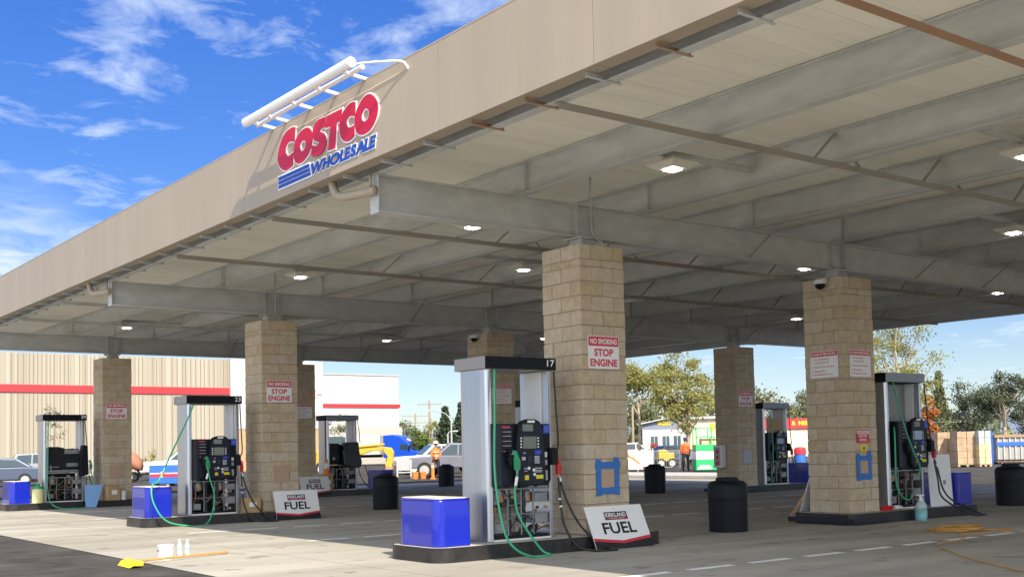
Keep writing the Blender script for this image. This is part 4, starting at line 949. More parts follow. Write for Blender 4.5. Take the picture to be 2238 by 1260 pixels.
# ---- warehouse
t = thing('warehouse', 'huge beige ribbed warehouse with a red band and white end bay', 'warehouse', (10, 77.1, 0))
b = MB(); r = random.Random(9); x = -40.0
while x < 17.9:
    w = r.choice((.30,.42,.42,.55)); b.box(x, min(x+w,17.9)-.012, 0, .25, 0, 9.3); x += w
b.build('ribbed_wall', M['beige_wall'], t)
b = MB(); x = -39.9
while x < 17.9: b.box(x, x+.05, -.05, -.002, 0.3, 9.25); x += r.choice((.30,.42,.42,.84))
b.build('wall_rib', M['beige_rib'], t)
b = MB(); b.box(-40, 17.9, .26, 20, 0, 9.2); b.build('warehouse_body', M['beige_rib'], t)
b = MB(); b.box(-40, 17.9, -.12, -.055, 6.36, 6.92); b.build('red_band', M['band'], t)
b = MB(); b.box(17.905, 26.4, -.3, 18, 3.5, 9.35); b.build('end_bay', M['white_wall'], t)
b = MB(); b.box(17.905, 26.35, -.24, 18, 0, 3.495); b.build('base_wall', M['tan_wall'], t)
b = MB(); b.text('E', (25.15,-.31,6.1), (1,0,0), (0,0,1), .55, .8, 0, bold=.06, extrude=.0); b.box(25.85,26.3,-.33,-.31,6.42,6.50); b.build('wall_letter', M['band'], t)
t = thing('warehouse_wing', 'white lower wing with a thin red band, behind the black-wrapped dispenser', 'building', (50, 101, 0))
b = MB(); b.box(-8, 9.0, 0, 12, 4.2, 10.1)
for k in range(1, 6): b.box(-8+k*2.83-.01, -8+k*2.83+.01, -.012, -.002, 4.2, 10.1)
b.build('upper_wall', M['white_wall'], t); b = MB(); b.box(-3, 9.15, -.14, -.02, 6.45, 6.85); b.build('red_band', M['band'], t)
b = MB(); b.box(-8, 9, 1.2, 12, 0, 4.195); b.box(-8, 9.1, -.5, 1.19, 2.7, 4.19); b.build('dock', M['grey_wall'], t); b = MB(); b.box(-8, 9.2, -.1, 12, 10.105, 10.25); b.build('coping', M['grey_wall'], t)

# ---- trees
def tree(name, lab, cat, pos, h, rad, lm, seed, n=3200, th=.35, leaf=.20, shape='round', clumps=18, trunk=.16, bark='bark', spread=.30, group='trees beyond the station'):
    r = random.Random(seed); t = thing(name, lab, cat, pos, r.uniform(0,6), group); cl = []
    z0 = h*th
    for k in range(clumps):
        if shape == 'cone':
            f = k/(clumps-1); z = z0+(h-z0)*f; a = k*2.4; q = rad*(1-f)*r.uniform(.3,.7); cl.append((q*math.cos(a), q*math.sin(a), z, max(.25, rad*(1-f)*.62)))
        elif shape == 'tall':
            f = r.random(); a = r.uniform(0,6.28); q = rad*r.uniform(.1,.8); cl.append((q*math.cos(a), q*math.sin(a), z0+(h-z0)*f*.96, rad*.42))
        else:
            while True:
                p = Vector((r.uniform(-1,1), r.uniform(-1,1), r.uniform(-1,1)))
                if .25 < p.length < 1: break
            zc = (z0+h)/2; cl.append((p.x*rad*.85, p.y*rad*.85, zc+p.z*(h-z0)/2*.85, rad*spread*r.uniform(.6,1.25)))
    b = MB(); top = (r.uniform(-.1,.1)*rad, r.uniform(-.1,.1)*rad, h*(.9 if shape in ('cone','tall') else th+.25*(1-th)))
    mid = (r.uniform(-.12,.12)*rad, r.uniform(-.12,.12)*rad, top[2]*.55)
    tp = catmull([(0,0,0), mid, top], 5); b.tube(tp, [trunk*(1-.55*i/(len(tp)-1)) for i in range(len(tp))], 8)
    if shape not in ('cone',):
        for (x, y, z, s) in cl[::2] if clumps > 10 else cl:
            i = r.randint(len(tp)//2, len(tp)-1); p0 = tp[i]; pm = p0.lerp(Vector((x,y,z)), .5)+Vector((r.uniform(-.15,.15)*rad, r.uniform(-.15,.15)*rad, r.uniform(-.05,.12)*rad))
            lp = catmull([p0, pm, (x,y,z)], 4); b.tube(lp, [trunk*.42*(1-.8*k/(len(lp)-1)) for k in range(len(lp))], 5)
    b.build('trunk', M[bark], t, smooth=True)
    b = MB(); per = max(1, n//clumps)
    for (x, y, z, s) in cl:
        for k in range(int(per*r.uniform(.7,1.3))):
            g = lambda: r.gauss(0, .52)
            c = Vector((x+g()*s, y+g()*s, z+g()*s*.8)); a = Vector((r.gauss(0,1), r.gauss(0,1), r.gauss(0,1))).normalized(); q = a.orthogonal().normalized(); w = a.cross(q); L = leaf*r.uniform(.55,1.3)
            b.add([c-q*L*.5, c+w*L*.33, c+q*L*.5, c-w*L*.33], [(0,1,2,3)])
    b.build('crown', M[lm], t)
    return t
tree('sycamore_tree', 'tall open yellow-green tree in front of the grey shop, right of the nearest column', 'tree', G(1496,80), 8.6, 2.6, 'lf_yellow', 3, 9000, .24, .19, clumps=40, trunk=.2, bark='palebark', spread=.27)
tree('sycamore_tree', 'thin high-crowned yellow-green tree touching the nearest column edge', 'tree', G(1392,86), 8.1, 1.9, 'lf_yellow', 5, 5000, .60, .20, clumps=16, trunk=.14, bark='palebark', spread=.33)
tree('sycamore_tree', 'big pale yellow tree with bare outer twigs, above the tilted dispenser', 'tree', G(1962,75), 10.6, 3.0, 'lf_yellow', 12, 9500, .22, .16, clumps=44, trunk=.2, bark='palebark', spread=.26)
tree('maple_tree', 'narrow bright orange tree beside the tilted dispenser', 'tree', G(2030,85), 4.9, .65, 'lf_orange', 14, 4200, .08, .17, 'tall', 26, .08)
tree('cedar_tree', 'brownish pointed tree behind the orange tree', 'tree', G(2052,112), 8.0, 2.2, 'lf_olive', 15, 5000, .06, .28, 'cone', 30, .16)
tree('oak_tree', 'dark spreading oak with a forked pale trunk above the pallets and dumpster', 'oak', G(2192,100), 7.4, 2.5, 'lf_oak', 21, 9000, .30, .20, clumps=24, trunk=.26, bark='palebark', spread=.34)
tree('oak_tree', 'grey-green oak just left of the dark spreading oak', 'oak', G(2118,112), 7.3, 2.4, 'lf_oak', 22, 6500, .2, .22, clumps=20, trunk=.2, spread=.34)
tree('oak_tree', 'grey-green oak at the right picture edge', 'oak', G(2262,108), 7.2, 2.4, 'lf_oak', 23, 6500, .15, .22, clumps=20, trunk=.2, spread=.34)
tree('bush', 'olive bush row behind the white shed', 'bush', G(2072,135), 5.0, 3.2, 'lf_olive', 24, 2600, .05, .3, clumps=16, trunk=.1, spread=.4)
for k, (u, d, h, rad, lm, lab) in enumerate(((1372,128,7.6,3.4,'lf_olive','olive tree behind the left pole, next to the nearest column'),(1432,134,7.2,3.2,'lf_olive','olive tree rising behind the grey shop roof'),(1545,132,7.5,3.2,'lf_olive','olive tree behind the cream shop'),
   (1668,130,8.2,3.3,'lf_olive','olive tree over the cardboard-covered dispenser'),(1742,134,8.0,3.3,'lf_olive','olive tree above the red-fronted store'))):
    tree('olive_tree', lab, 'tree', G(u, d), h, rad, lm, 40+k, 5500, .05, .30, clumps=20, trunk=.2, spread=.36)
tree('conifer_tree', 'dark pointed conifer left of dispenser 17, the left one of the pair', 'conifer', G(972,122), 5.9, 2.0, 'lf_dark', 60, 5000, .04, .34, 'cone', 32, .15)
tree('conifer_tree', 'dark pointed conifer left of dispenser 17, the right and taller one', 'conifer', G(1006,126), 6.4, 2.1, 'lf_dark', 61, 5000, .04, .34, 'cone', 32, .15)
tree('shrub_tree', 'bright green round tree between the two utility poles', 'tree', G(918,118), 4.6, 1.5, 'lf_green', 62, 1700, .1, .22, clumps=12, trunk=.1, spread=.4)
tree('shrub_tree', 'pale brownish tree behind the right utility pole', 'tree', G(950,130), 5.2, 1.3, 'lf_yellow', 63, 1300, .15, .22, clumps=10, trunk=.1, spread=.4)
tree('shrub_tree', 'olive tree clump beside the white wing corner', 'tree', G(888,140), 5.4, 2.0, 'lf_olive', 64, 1700, .05, .26, clumps=12, trunk=.1, spread=.4)
tree('sapling', 'thin dark sapling before the ribbed wall, behind the far-left dispenser', 'sapling', G(118,70), 5.3, .85, 'lf_oak', 65, 420, .36, .12, clumps=14, trunk=.035, spread=.30, group='young trees by the warehouse')
tree('sapling', 'leafy sapling seen through the black-wrapped dispenser', 'sapling', G(742,76), 4.6, .95, 'lf_olive', 66, 900, .36, .12, clumps=14, trunk=.035, spread=.32, group='young trees by the warehouse')
tree('red_shrub', 'round red-leaved shrub in front of the grey shop', 'shrub', G(1427,88), 2.0, .55, 'lf_red', 67, 500, .1, .12, clumps=8, trunk=.03, spread=.45)
tree('red_shrub', 'small orange shrub by the white pickup', 'shrub', G(328,72), 1.9, .5, 'lf_yellow', 68, 300, .1, .12, clumps=8, trunk=.03, spread=.45)
# far-off wood that reads as one mass
b = MB(); r = random.Random(77)
for k in range(9000):
    u = r.uniform(-500, 2900); d = r.uniform(170, 300); x, y, _ = G(u, d); top = 4.0+1.9*math.sin(u*.013)+1.2*math.sin(u*.041+1)+.8*math.sin(u*.11)
    c = Vector((x, y, r.uniform(.0, max(1.5, top)*(d/200)))); a = Vector((r.gauss(0,1), r.gauss(0,1), r.gauss(0,1))).normalized(); q = a.orthogonal().normalized(); w = a.cross(q); L = r.uniform(.8,1.7)
    b.add([c-q*L*.5, c+w*L*.4, c+q*L*.5, c-w*L*.4], [(0,1,2,3)])
o = b.build('far_wood', M['lf_olive']); o['kind'] = 'stuff'; tag(o, 'hazy line of distant trees along the horizon', 'wood')
# hills
b = MB(); n = 60
for k in range(n):
    for q in (0, 1):
        u = -600+3600*(k+q)/n; top = 58+18*math.sin(u*.006+.4)+12*math.sin(u*.017)+6*math.sin(u*.05)
        x, y, _ = G(u, 2600); x2, y2, _ = G(u, 3600); b.v += [(x,y,-2),(x+(x2-x)*.5,y+(y2-y)*.5,top),(x2,y2,-2)]
    i = len(b.v)-6; b.f += [(i,i+3,i+4,i+1),(i+1,i+4,i+5,i+2)]; b.m += [0,0]
struct(b.build('hills', mat('hazed_blue_hills', (0.17,0.21,0.27), 1.0)))  # distance haze is put into the base colour as blue-grey

# ---- poles and lamps
def upole(lab, pos, h, arms):
    t = thing('utility_pole', lab, 'utility pole', pos, RZ, 'wooden utility poles'); b = MB(); b.tube([(0,0,0),(0,0,h)], [.17,.11], 8); b.build('post', M['pole'], t)
    for z, w in arms:
        b = MB(); b.box(-w,w,-.13,-.03,z-.06,z+.06)
        for x in (-.9*w,-.45*w,.45*w,.9*w): b.box(x-.03,x+.03,-.11,-.05,z+.06,z+.22)
        b.build('crossarm', M['pole'], t)
upole('tall single-arm utility pole left of dispenser 17', G(938,150), 8.0, ((7.5,1.6),)); upole('shorter two-arm utility pole by the white wing corner', G(907,170), 7.0, ((6.6,2.0),(5.6,1.6)))
upole('bare utility pole nearest the nearest column', G(1381,120), 5.6, ()); upole('utility pole with one arm above the grey shop', G(1421,140), 6.6, ((5.4,.9),))
def slamp(lab, pos, h, reach, rise):
    t = thing('street_lamp', lab, 'street lamp', pos, RZ, 'street lamps beyond the trees'); b = MB(); b.tube([(0,0,0),(0,0,h)], [.11,.07], 8); b.build('post', M['lamppost'], t)
    b = MB(); b.tube(catmull([(0,0,h-.05),(reach*.3,0,h+rise*.65),(reach,0,h+rise)], 6), .045, 6); b.build('arm', M['lamppost'], t); b = MB(); b.box(reach-.35 if reach < 0 else reach-.05, reach+.05 if reach < 0 else reach+.4, -.12,.12,h+rise-.07,h+rise+.05); b.build('lamp_head', M['greylab'], t)
slamp('street lamp with a long curved arm left of dispenser 17', G(985,110), 4.3, -2.0, 1.0); slamp('short street lamp beside the long-armed one', G(977,104), 2.9, .55, .25)

# ---- vehicles
def wheel(t, x, y, r_, w=.22):
    b = MB(); b.lathe((x,y,r_), [(r_*.62,-w/2),(r_*.96,-w/2),(r_,-w/2+.03),(r_,w/2-.03),(r_*.96,w/2),(r_*.62,w/2)], 20, ax='y'); o = b.build('wheel', M['rubber'], t)
    b = MB(); b.lathe((x,y,r_), [(r_*.18,-w/2-.012),(r_*.5,-w/2-.004),(r_*.62,-w/2-.014),(r_*.62,w/2+.014),(r_*.5,w/2+.004),(r_*.18,w/2+.012)], 16, ax='y'); b.build('rim', M['lamppost'], o)
def car(kind, name, lab, cat, pos, rz, paint, group='parked vehicles'):
    """local +x is the nose"""
    t = thing(name, lab, cat, pos, rz, group); W_ = .92
    if kind == 'sedan':
        low = [(-2.25,.32),(-2.28,.75),(-2.15,.92),(-1.3,.98),(1.0,.95),(1.95,.80),(2.2,.62),(2.22,.32)]; top = [(-1.75,.95,.86),(-1.05,1.40,.66),(.25,1.44,.66),(1.15,.95,.86)]; wx = (-1.35,1.38); wr = .33
        win = [(-1.5,.99,-.95,1.34,-.15,1.37,-.15,1.0),(-.08,1.0,-.08,1.37,.25,1.37,.92,1.0)]
    elif kind == 'suv':
        low = [(-2.3,.38),(-2.34,.95),(-2.28,1.08),(1.0,1.05),(2.1,.98),(2.28,.75),(2.28,.38)]; top = [(-2.25,1.06,.90),(-1.95,1.70,.74),(.2,1.74,.74),(1.05,1.05,.90)]; wx = (-1.4,1.4); wr = .37
        win = [(-2.0,1.12,-1.8,1.6,-1.0,1.64,-1.0,1.12),(-.93,1.12,-.93,1.64,-.1,1.64,-.1,1.12),(-.03,1.12,-.03,1.64,.2,1.63,.82,1.12)]
    else:
        low = [(-2.85,.50),(-2.88,1.08),(-.75,1.10),(1.15,1.12),(2.6,1.06),(2.8,.85),(2.82,.48)]; top = [(-.78,1.09,.92),(-.62,1.72,.76),(.55,1.76,.76),(1.35,1.09,.92)]; wx = (-1.75,1.85); wr = .40
        win = [(-.62,1.16,-.52,1.62,.08,1.66,.08,1.16),(.15,1.16,.15,1.66,.5,1.66,1.1,1.16)]
    b = MB(); b.prism([(x,-W_,z) for x, z in low], (0,2*W_,0)); b.build('body', paint, t, bevel=.06, seg=3)
    b = MB(); n = len(top); b.add([(x,-w,z) for x, z, w in top]+[(x,w,z) for x, z, w in top], [tuple(range(n)), tuple(range(2*n-1,n-1,-1))]+[(i,i+n,(i+1)%n+n,(i+1)%n) for i in range(n)]); b.build('cabin', paint, t, bevel=.04, seg=2)
    zb, zt = top[0][1], top[1][1]; wz = lambda z: top[0][2]+(top[1][2]-top[0][2])*(z-zb)/(zt-zb)+.022
    for s in (-1, 1):
        for q in win:
            b = MB(); P = [(q[k], s*wz(q[k+1]), q[k+1]) for k in range(0, 8, 2)]; b.prism(P, (0,s*.006,0)); b.build('side_window', M['glass'], t)
    (xa, za, wa), (xb, zb2, wb) = top[3], top[2]
    b = MB(); L = lambda f, s: (xa+(xb-xa)*f+.03, s*(wa+(wb-wa)*f-.08), za+(zb2-za)*f+.022); b.prism([L(.12,-1),L(.12,1),L(.9,1),L(.9,-1)], (.006,0,.004)); b.build('windscreen', M['glass'], t)
    (xa, za, wa), (xb, zb2, wb) = top[0], top[1]
    b = MB(); L = lambda f, s: (xa+(xb-xa)*f-.03, s*(wa+(wb-wa)*f-.1), za+(zb2-za)*f+.015); b.prism([L(.2,-1),L(.88,-1),L(.88,1),L(.2,1)], (-.006,0,.003)); b.build('rear_window', M['glass'], t)
    for x in wx:
        for s in (-1, 1): wheel(t, x, s*(W_-.08), wr)
    xr = low[1][0]; zl = low[1][1]-.02; xf = low[-1][0]
    for s in (-1, 1):
        b = MB(); b.box(xr-.015, xr+.15, s*.62, s*.90, zl-.32, zl-.06); b.build('tail_light', M['logored'], t, bevel=.02)
        b = MB(); b.box(xf-.3, xf+.012, s*.55, s*.88, .66, .82); b.build('headlight', M['signwhite'], t, bevel=.02)
    if kind == 'pickup':
        b = MB(); b.box(-2.7,-.85,-.78,.78,1.101,1.106); b.build('bed_liner', M['black'], t)
    return t
P_silver = mat('silver_grey_paint', (.24,.25,.30), .3, .4, coat=.5); P_white = mat('white_paint', (.75,.74,.70), .35, coat=.4); P_slate = mat('slate_blue_paint', (.10,.13,.20), .28, .3, coat=.6); P_grey = mat('grey_paint', (.30,.31,.33), .3, .3, coat=.5)
car('pickup', 'pickup_truck', 'silver pickup behind the worker in the white hard hat', 'pickup', G(1010,58.5), RZ+math.pi-.12, P_silver)
car('pickup', 'pickup_truck', 'white pickup half hidden behind dispenser 23', 'pickup', G(418,67), RZ+math.pi+.15, P_white)
car('pickup', 'pickup_truck', 'white pickup roof behind the silver pickup', 'pickup', G(960,68), RZ+math.pi+.3, P_white)
car('sedan', 'parked_car', 'slate blue car nearest the left picture edge, in front of another car', 'car', G(-12,58), RZ+math.pi+.5, P_slate)
car('sedan', 'parked_car', 'blue-grey car at the left picture edge, farther back', 'car', G(10,70), RZ+.35, P_slate)
car('suv', 'parked_car', 'grey wagon with red tail light behind the far-left dispenser', 'car', G(112,72), RZ+.2, P_grey)
car('sedan', 'parked_car', 'pale car behind the steel barrier right of the nearest column', 'car', G(1472,84), RZ+.3, P_silver)
car('suv', 'parked_car', 'small white van roof beside the nearest column', 'car', G(1384,105), RZ+.1, P_white)
# semi truck and its trailer
t = thing('semi_truck', 'bright blue sleeper truck cab with white oval badge beyond the yellow digger', 'truck', G(884,117), RZ-.22)
W_ = 1.2
t.scale = (.86,.86,.86)
b = MB(); P = [(-2.4,.9),(-2.4,3.55),(-1.2,3.62),(-.2,3.42),(.75,2.62),(.85,2.55),(1.05,1.75),(2.3,1.55),(2.5,1.25),(2.5,.55),(-.2,.55)]
b.prism([(x,-W_,z) for x, z in P], (0,2*W_,0)); b.build('cab', M['truckblue'], t, bevel=.12, seg=3)
b = MB(); b.prism([(.86,-1.0,1.78),(.86,1.0,1.78),(.70,1.0,2.5),(.70,-1.0,2.5)], (.22,0,.04)); b.build('windscreen', M['glass'], t)
for s in (-1, 1):
    b = MB(); b.prism([(-.25,s*1.205,1.8),(.75,s*1.205,1.8),(.6,s*1.205,2.45),(-.25,s*1.205,2.45)], (0,s*.012,0)); b.build('side_window', M['glass'], t)
    for x in (1.7,-1.6): wheel(t, x, s*1.05, .5, .3)
    b = MB(); b.box(.85,1.0,s*1.22,s*1.42,1.75,2.3); b.build('mirror', M['black'], t)
b = MB()
for (k, mi) in ((1.0,1),(.88,0),(.70,1)): b.prism([(.42+.30*k*math.sin(a)*-.62+.02, .52*k*math.cos(a)*1.15, 2.97+.30*k*math.sin(a)*.62) for a in [q*math.pi/10 for q in range(20)]], ((.036-.02*k)*1.0, 0, (.044-.024*k)*1.0), mi)
b.build('badge', [M['band'], M['signwhite']], t); b = MB(); b.box(-.0,2.45,-.4,.4,1.56,1.62); b.box(2.46,2.56,-.6,.6,.7,1.3); b.build('grille', M['lamppost'], t)
t = thing('box_trailer', 'plain white box trailer behind the blue truck cab', 'trailer', G(788,121), RZ-.1)
b = MB(); b.box(-4.5,2.3,-1.25,1.25,1.1,3.15); b.build('box', M['white_wall'], t, bevel=.03); b = MB(); b.box(-4.4,2.2,-.6,.6,.8,1.09); b.build('chassis', M['black'], t)
for x in (-3.6,-2.4):
    for s in (-1, 1): wheel(t, x, s*1.0, .5, .3)
# digger
t = thing('yellow_digger', 'yellow digger with its arm bent down, left of the mid bin', 'digger', G(806,66), RZ)
b = MB(); b.prism([(-1.2,-.25,1.0),(-1.1,-.25,1.55),(.2,-.25,1.74),(1.05,-.25,1.62),(1.0,-.25,1.42),(.2,-.25,1.44),(-.4,-.25,1.25)], (0,.4,0)); b.build('boom', M['machine'], t, bevel=.04)
b = MB(); b.prism([(.80,-.35,1.66),(1.30,-.35,1.60),(1.44,-.35,1.35),(1.36,-.35,.75),(1.22,-.35,.1),(1.0,-.35,.1),(.92,-.35,.62),(1.08,-.35,1.1),(.84,-.35,1.36)], (0,.35,0)); b.build('stick', M['machine'], t, bevel=.04)
b = MB(); b.tube([(-.6,-.3,1.68),(.9,-.3,1.80)], .06, 8); b.build('ram', M['machine'], t); b = MB(); b.prism([(.9,-.6,.10),(1.3,-.6,.10),(1.4,-.6,.45),(1.0,-.6,.6)], (0,.9,0)); b.build('bucket', M['rust'], t, bevel=.03)
b = MB(); b.box(-3.0,-1.0,-.7,.9,.55,1.5); b.build('body', M['machine'], t, bevel=.08); b = MB(); b.box(-2.6,-1.5,-.5,.7,1.51,2.3); b.build('cab', M['glass'], t, bevel=.05)
for x in (-2.6,-1.4):
    for s in (-.7,.9): wheel(t, x, s, .45, .3)
# ---- site clutter on the left
t = thing('blue_crate', 'blue crate with red and white band, behind dispenser 23', 'crate', G(372,53), RZ)
b = MB(); b.box(-.85,.75,-.5,.5,.10,.96); b.build('case', M['brightblue'], t, bevel=.03); b = MB(); b.box(-.80,.70,-.512,-.502,.42,.62,0); b.box(-.30,-.22,-.518,-.5125,.40,.66,1); b.box(-.80,-.35,-.518,-.5125,.56,.60,1); b.box(-.12,.6,-.518,-.5125,.56,.60,1); b.build('stripe', [M['band'], M['signwhite']], t)
b = MB()
for x in (-.7,0,.6): b.box(x-.06,x+.06,-.45,.45,0,.098)
b.build('skid', M['greywood'], t)
t = thing('cement_mixer', 'terracotta mixer drum on wheels beside the farthest left column', 'mixer', G(292,62), RZ)
b = MB(); b.lathe((.02,0,1.15), [(.16,-.50),(.40,-.28),(.46,.08),(.30,.42)], 16, 0, 'x'); b.v = [(x, y, z-(x*.55)) for x, y, z in b.v]; b.build('drum', M['terracotta'], t, smooth=True); b = MB(); b.bar((-.4,0,.4),(.1,0,1.0),.08,.08); b.bar((.5,-.3,.3),(.05,0,.9),.08,.08); b.bar((-.5,0,.4),(.9,0,.45),.1,.1); b.build('frame', M['black'], t)
for s in (-.35,.35): wheel(t, -.1, s, .28, .12)
t = thing('folding_barricade', 'grey panel rack on legs between the yellow digger and the silver pickup', 'rack', G(881,56.5), RZ)
b = MB(); b.box(-.34,.34,-.02,.02,.42,.95); b.build('panel', M['greypanel'], t); b = MB()
for x in (-.34,.34): b.bar((x,-.18,0),(x,-.02,.95),.05,.05); b.bar((x,.25,0),(x,.02,.9),.05,.05)
b.box(-.36,.36,-.16,-.12,.30,.36); b.build('frame', M['lamppost'], t)
for k, (u, lab) in enumerate(((905,'orange bucket left of the worker, the left one of two'),(922,'orange bucket left of the worker, the right one of two'))):
    t = thing('orange_bucket', lab, 'bucket', G(u,56), 0, 'orange buckets by the pickup'); b = MB(); b.lathe((0,0,0), [(.13,0),(.155,.30),(.165,.30),(.165,.34),(.14,.34),(.12,.05)], 16); b.build('pail', M['orangep'], t)
t = thing('delineator_post', 'red-orange post with white collar in front of the worker', 'post', G(943,55.2), 0)
b = MB(); b.lathe((0,0,0), [(.16,0),(.16,.05),(.08,.06),(.075,.55)], 12, 0); b.lathe((0,0,.55), [(.076,.001),(.074,.12)], 12, 1); b.lathe((0,0,.67), [(.075,.001),(.07,.12)], 12, 0); b.build('post', [M['orangep'], M['signwhite']], t)
t = thing('traffic_cone', 'small orange and white cone left of the black-wrapped dispenser', 'cone', (6.52,19.97,.69), 0)
b = MB(); b.box(-.13,.13,-.13,.13,0,.03); b.lathe((0,0,.03), [(.10,0),(.075,.16)], 14, 0); b.lathe((0,0,.03), [(.074,.161),(.05,.32)], 14, 1); b.lathe((0,0,.03), [(.049,.321),(.03,.45)], 14, 0); b.build('cone', [M['orangep'], M['signwhite']], t)

# ---- people
def person(lab, pos, rz, pose, vest, hat):
    t = thing('person', lab, 'person', pos, rz, None)
    V = {}; E_ = []; RAD = []
    pts = []
    def v(n, x, y, z, r_): V[n] = len(pts); pts.append((x, y, z)); RAD.append(r_)
    def e(*ns):
        for a, c in zip(ns[:-1], ns[1:]): E_.append((V[a], V[c]))
    v('pelvis',0,0,.95,.115); v('belly',0,-.01,1.10,.11); v('chest',0,.0,1.30,.125); v('neckb',0,.0,1.46,.075); v('neck',0,-.015,1.52,.055); v('head0',0,-.03,1.60,.082); v('head1',0,-.03,1.70,.092); v('head2',0,-.02,1.77,.06)
    e('pelvis','belly','chest','neckb','neck','head0','head1','head2')
    for s, sd_ in ((-1,'l'),(1,'r')):
        v('hip'+sd_, s*.10,0,.90,.10); v('knee'+sd_, s*.13,-.03,.50,.065); v('ank'+sd_, s*.14,.02,.09,.045); v('toe'+sd_, s*.16,-.14,.045,.038)
        e('pelvis','hip'+sd_,'knee'+sd_,'ank'+sd_,'toe'+sd_)
        v('sh'+sd_, s*.175,0,1.41,.052)
        if pose == 'hold': el = (s*.235,-.03,1.15); ha = (s*.09,-.25,1.06); fd = Vector((-s*.6,-.5,-.2))
        else: el = (s*.225,.02,1.14); ha = (s*.21,-.10,.92); fd = Vector((-s*.1,-.25,-1))
        v('el'+sd_, *el, .042); v('wr'+sd_, *ha, .032); fd.normalize()
        p = Vector(ha)+fd*.06; v('palm'+sd_, *p, .034); e('chest','sh'+sd_,'el'+sd_,'wr'+sd_,'palm'+sd_)
        side = fd.cross(Vector((0,0,1)) if abs(fd.z) < .9 else Vector((0,1,0))).normalized()
        for k, L in enumerate((.068,.078,.074,.058)):
            q = p+fd*.035+side*(k-1.5)*.022; v('f%d%s'%(k,sd_), *q, .0095); q2 = q+fd*L*.6; v('g%d%s'%(k,sd_), *q2, .009); q3 = q2+fd*L*.35+Vector((0,.012,-.015)); v('h%d%s'%(k,sd_), *q3, .008); e('palm'+sd_,'f%d%s'%(k,sd_),'g%d%s'%(k,sd_),'h%d%s'%(k,sd_))
        q = p+side*-.04; v('t0'+sd_, *q, .011); q = q+fd*.05-side*.012; v('t1'+sd_, *q, .009); e('palm'+sd_,'t0'+sd_,'t1'+sd_)
    me = bpy.data.meshes.new('body'); me.from_pydata(pts, E_, []); o = bpy.data.objects.new('body', me); C.objects.link(o)
    o.modifiers.new('skin', 'SKIN'); sv = me.skin_vertices[0].data
    for i, r_ in enumerate(RAD): sv[i].radius = (r_, r_*(.78 if i < 4 else 1))
    sv[0].use_root = True
    o.modifiers.new('sub', 'SUBSURF').levels = 1; o.modifiers['sub'].render_levels = 1
    ev = o.evaluated_get(bpy.context.evaluated_depsgraph_get()); m2 = bpy.data.meshes.new_from_object(ev); bpy.data.objects.remove(o)
    m2.name = 'body'; m2.materials.clear(); m2.materials.append(M['skin'])
    for p in m2.polygons: p.use_smooth = True; p.material_index = 0
    o = bpy.data.objects.new('body', m2); C.objects.link(o); o.parent = t
    def cloth(name, m_, test, d):
        b = MB(); mp = {}
        for p in m2.polygons:
            if test(p.center):
                f = []
                for i in p.vertices:
                    if i not in mp: mp[i] = len(b.v); b.v.append(tuple(m2.vertices[i].co+m2.vertices[i].normal*d))
                    f.append(mp[i])
                b.f.append(tuple(f)); b.m.append(0)
        q = b.build(name, m_, t, smooth=True); return q
    near_hand = lambda c: any((c-Vector(pts[V['palm'+s]])).length < .125 for s in 'lr')
    cloth('trousers', M['dark_cloth'], lambda c: .08 < c.z < 1.0 and abs(c.x) < .22 and not near_hand(c), .016)
    cloth('jacket', M['hivis'], lambda c: .93 < c.z < 1.49 and not near_hand(c) or (c.z > .86 and abs(c.x) > .22 and not near_hand(c)), .02)
    cloth('boot', M['black'], lambda c: c.z <= .12, .014)
    if vest:
        b = MB()
        for z in (1.12,1.30): b.lathe((0,-.005,z), [(.172,-.022),(.172,.022)], 16)
        b.v = [(x*1.0, (y+.005)*.80-.005, z) for x, y, z in b.v]; b.build('reflective_strip', M['hiviss'], t)
    b = MB()                                             # face
    for s in (-1, 1): b.lathe((s*.034,-.118,1.675), [(.006,-.006),(.012,0),(.006,.006)], 8, 0, 'y'); b.lathe((s*.092,-.03,1.665), [(.01,-.03),(.022,0),(.01,.03)], 8, 1)
    b.prism([(-.014,-.11,1.64),(.014,-.11,1.64),(0,-.12,1.69)], (0,-.03,-.004), 1); b.box(-.028,.028,-.121,-.112,1.600,1.608, 2); b.build('face', [M['black'], M['skin'], M['pink']], t)
    if hat:
        b = MB(); b.lathe((0,-.025,1.72), [(.16,0),(.155,.012),(.125,.02),(.122,.06),(.10,.11),(.05,.14),(.01,.145)], 18); b.box(-.09,.09,-.22,-.12,1.722,1.736); b.build('hard_hat', M['white'], t, smooth=True)
    else:
        b = MB(); b.lathe((0,-.012,1.70), [(.10,-.06),(.108,0),(.10,.06),(.07,.10),(.02,.115)], 14); b.build('hair', M['dark_cloth'], t, smooth=True)
    return t
person('worker in orange hi-vis and white hard hat, standing before the silver pickup', G(950,55.8), RZ+.35, 'hold', True, True)
person('worker in plain orange top with back turned, beside the green and white stack', G(1494,61.5), RZ+math.pi-.4, 'down', False, False)

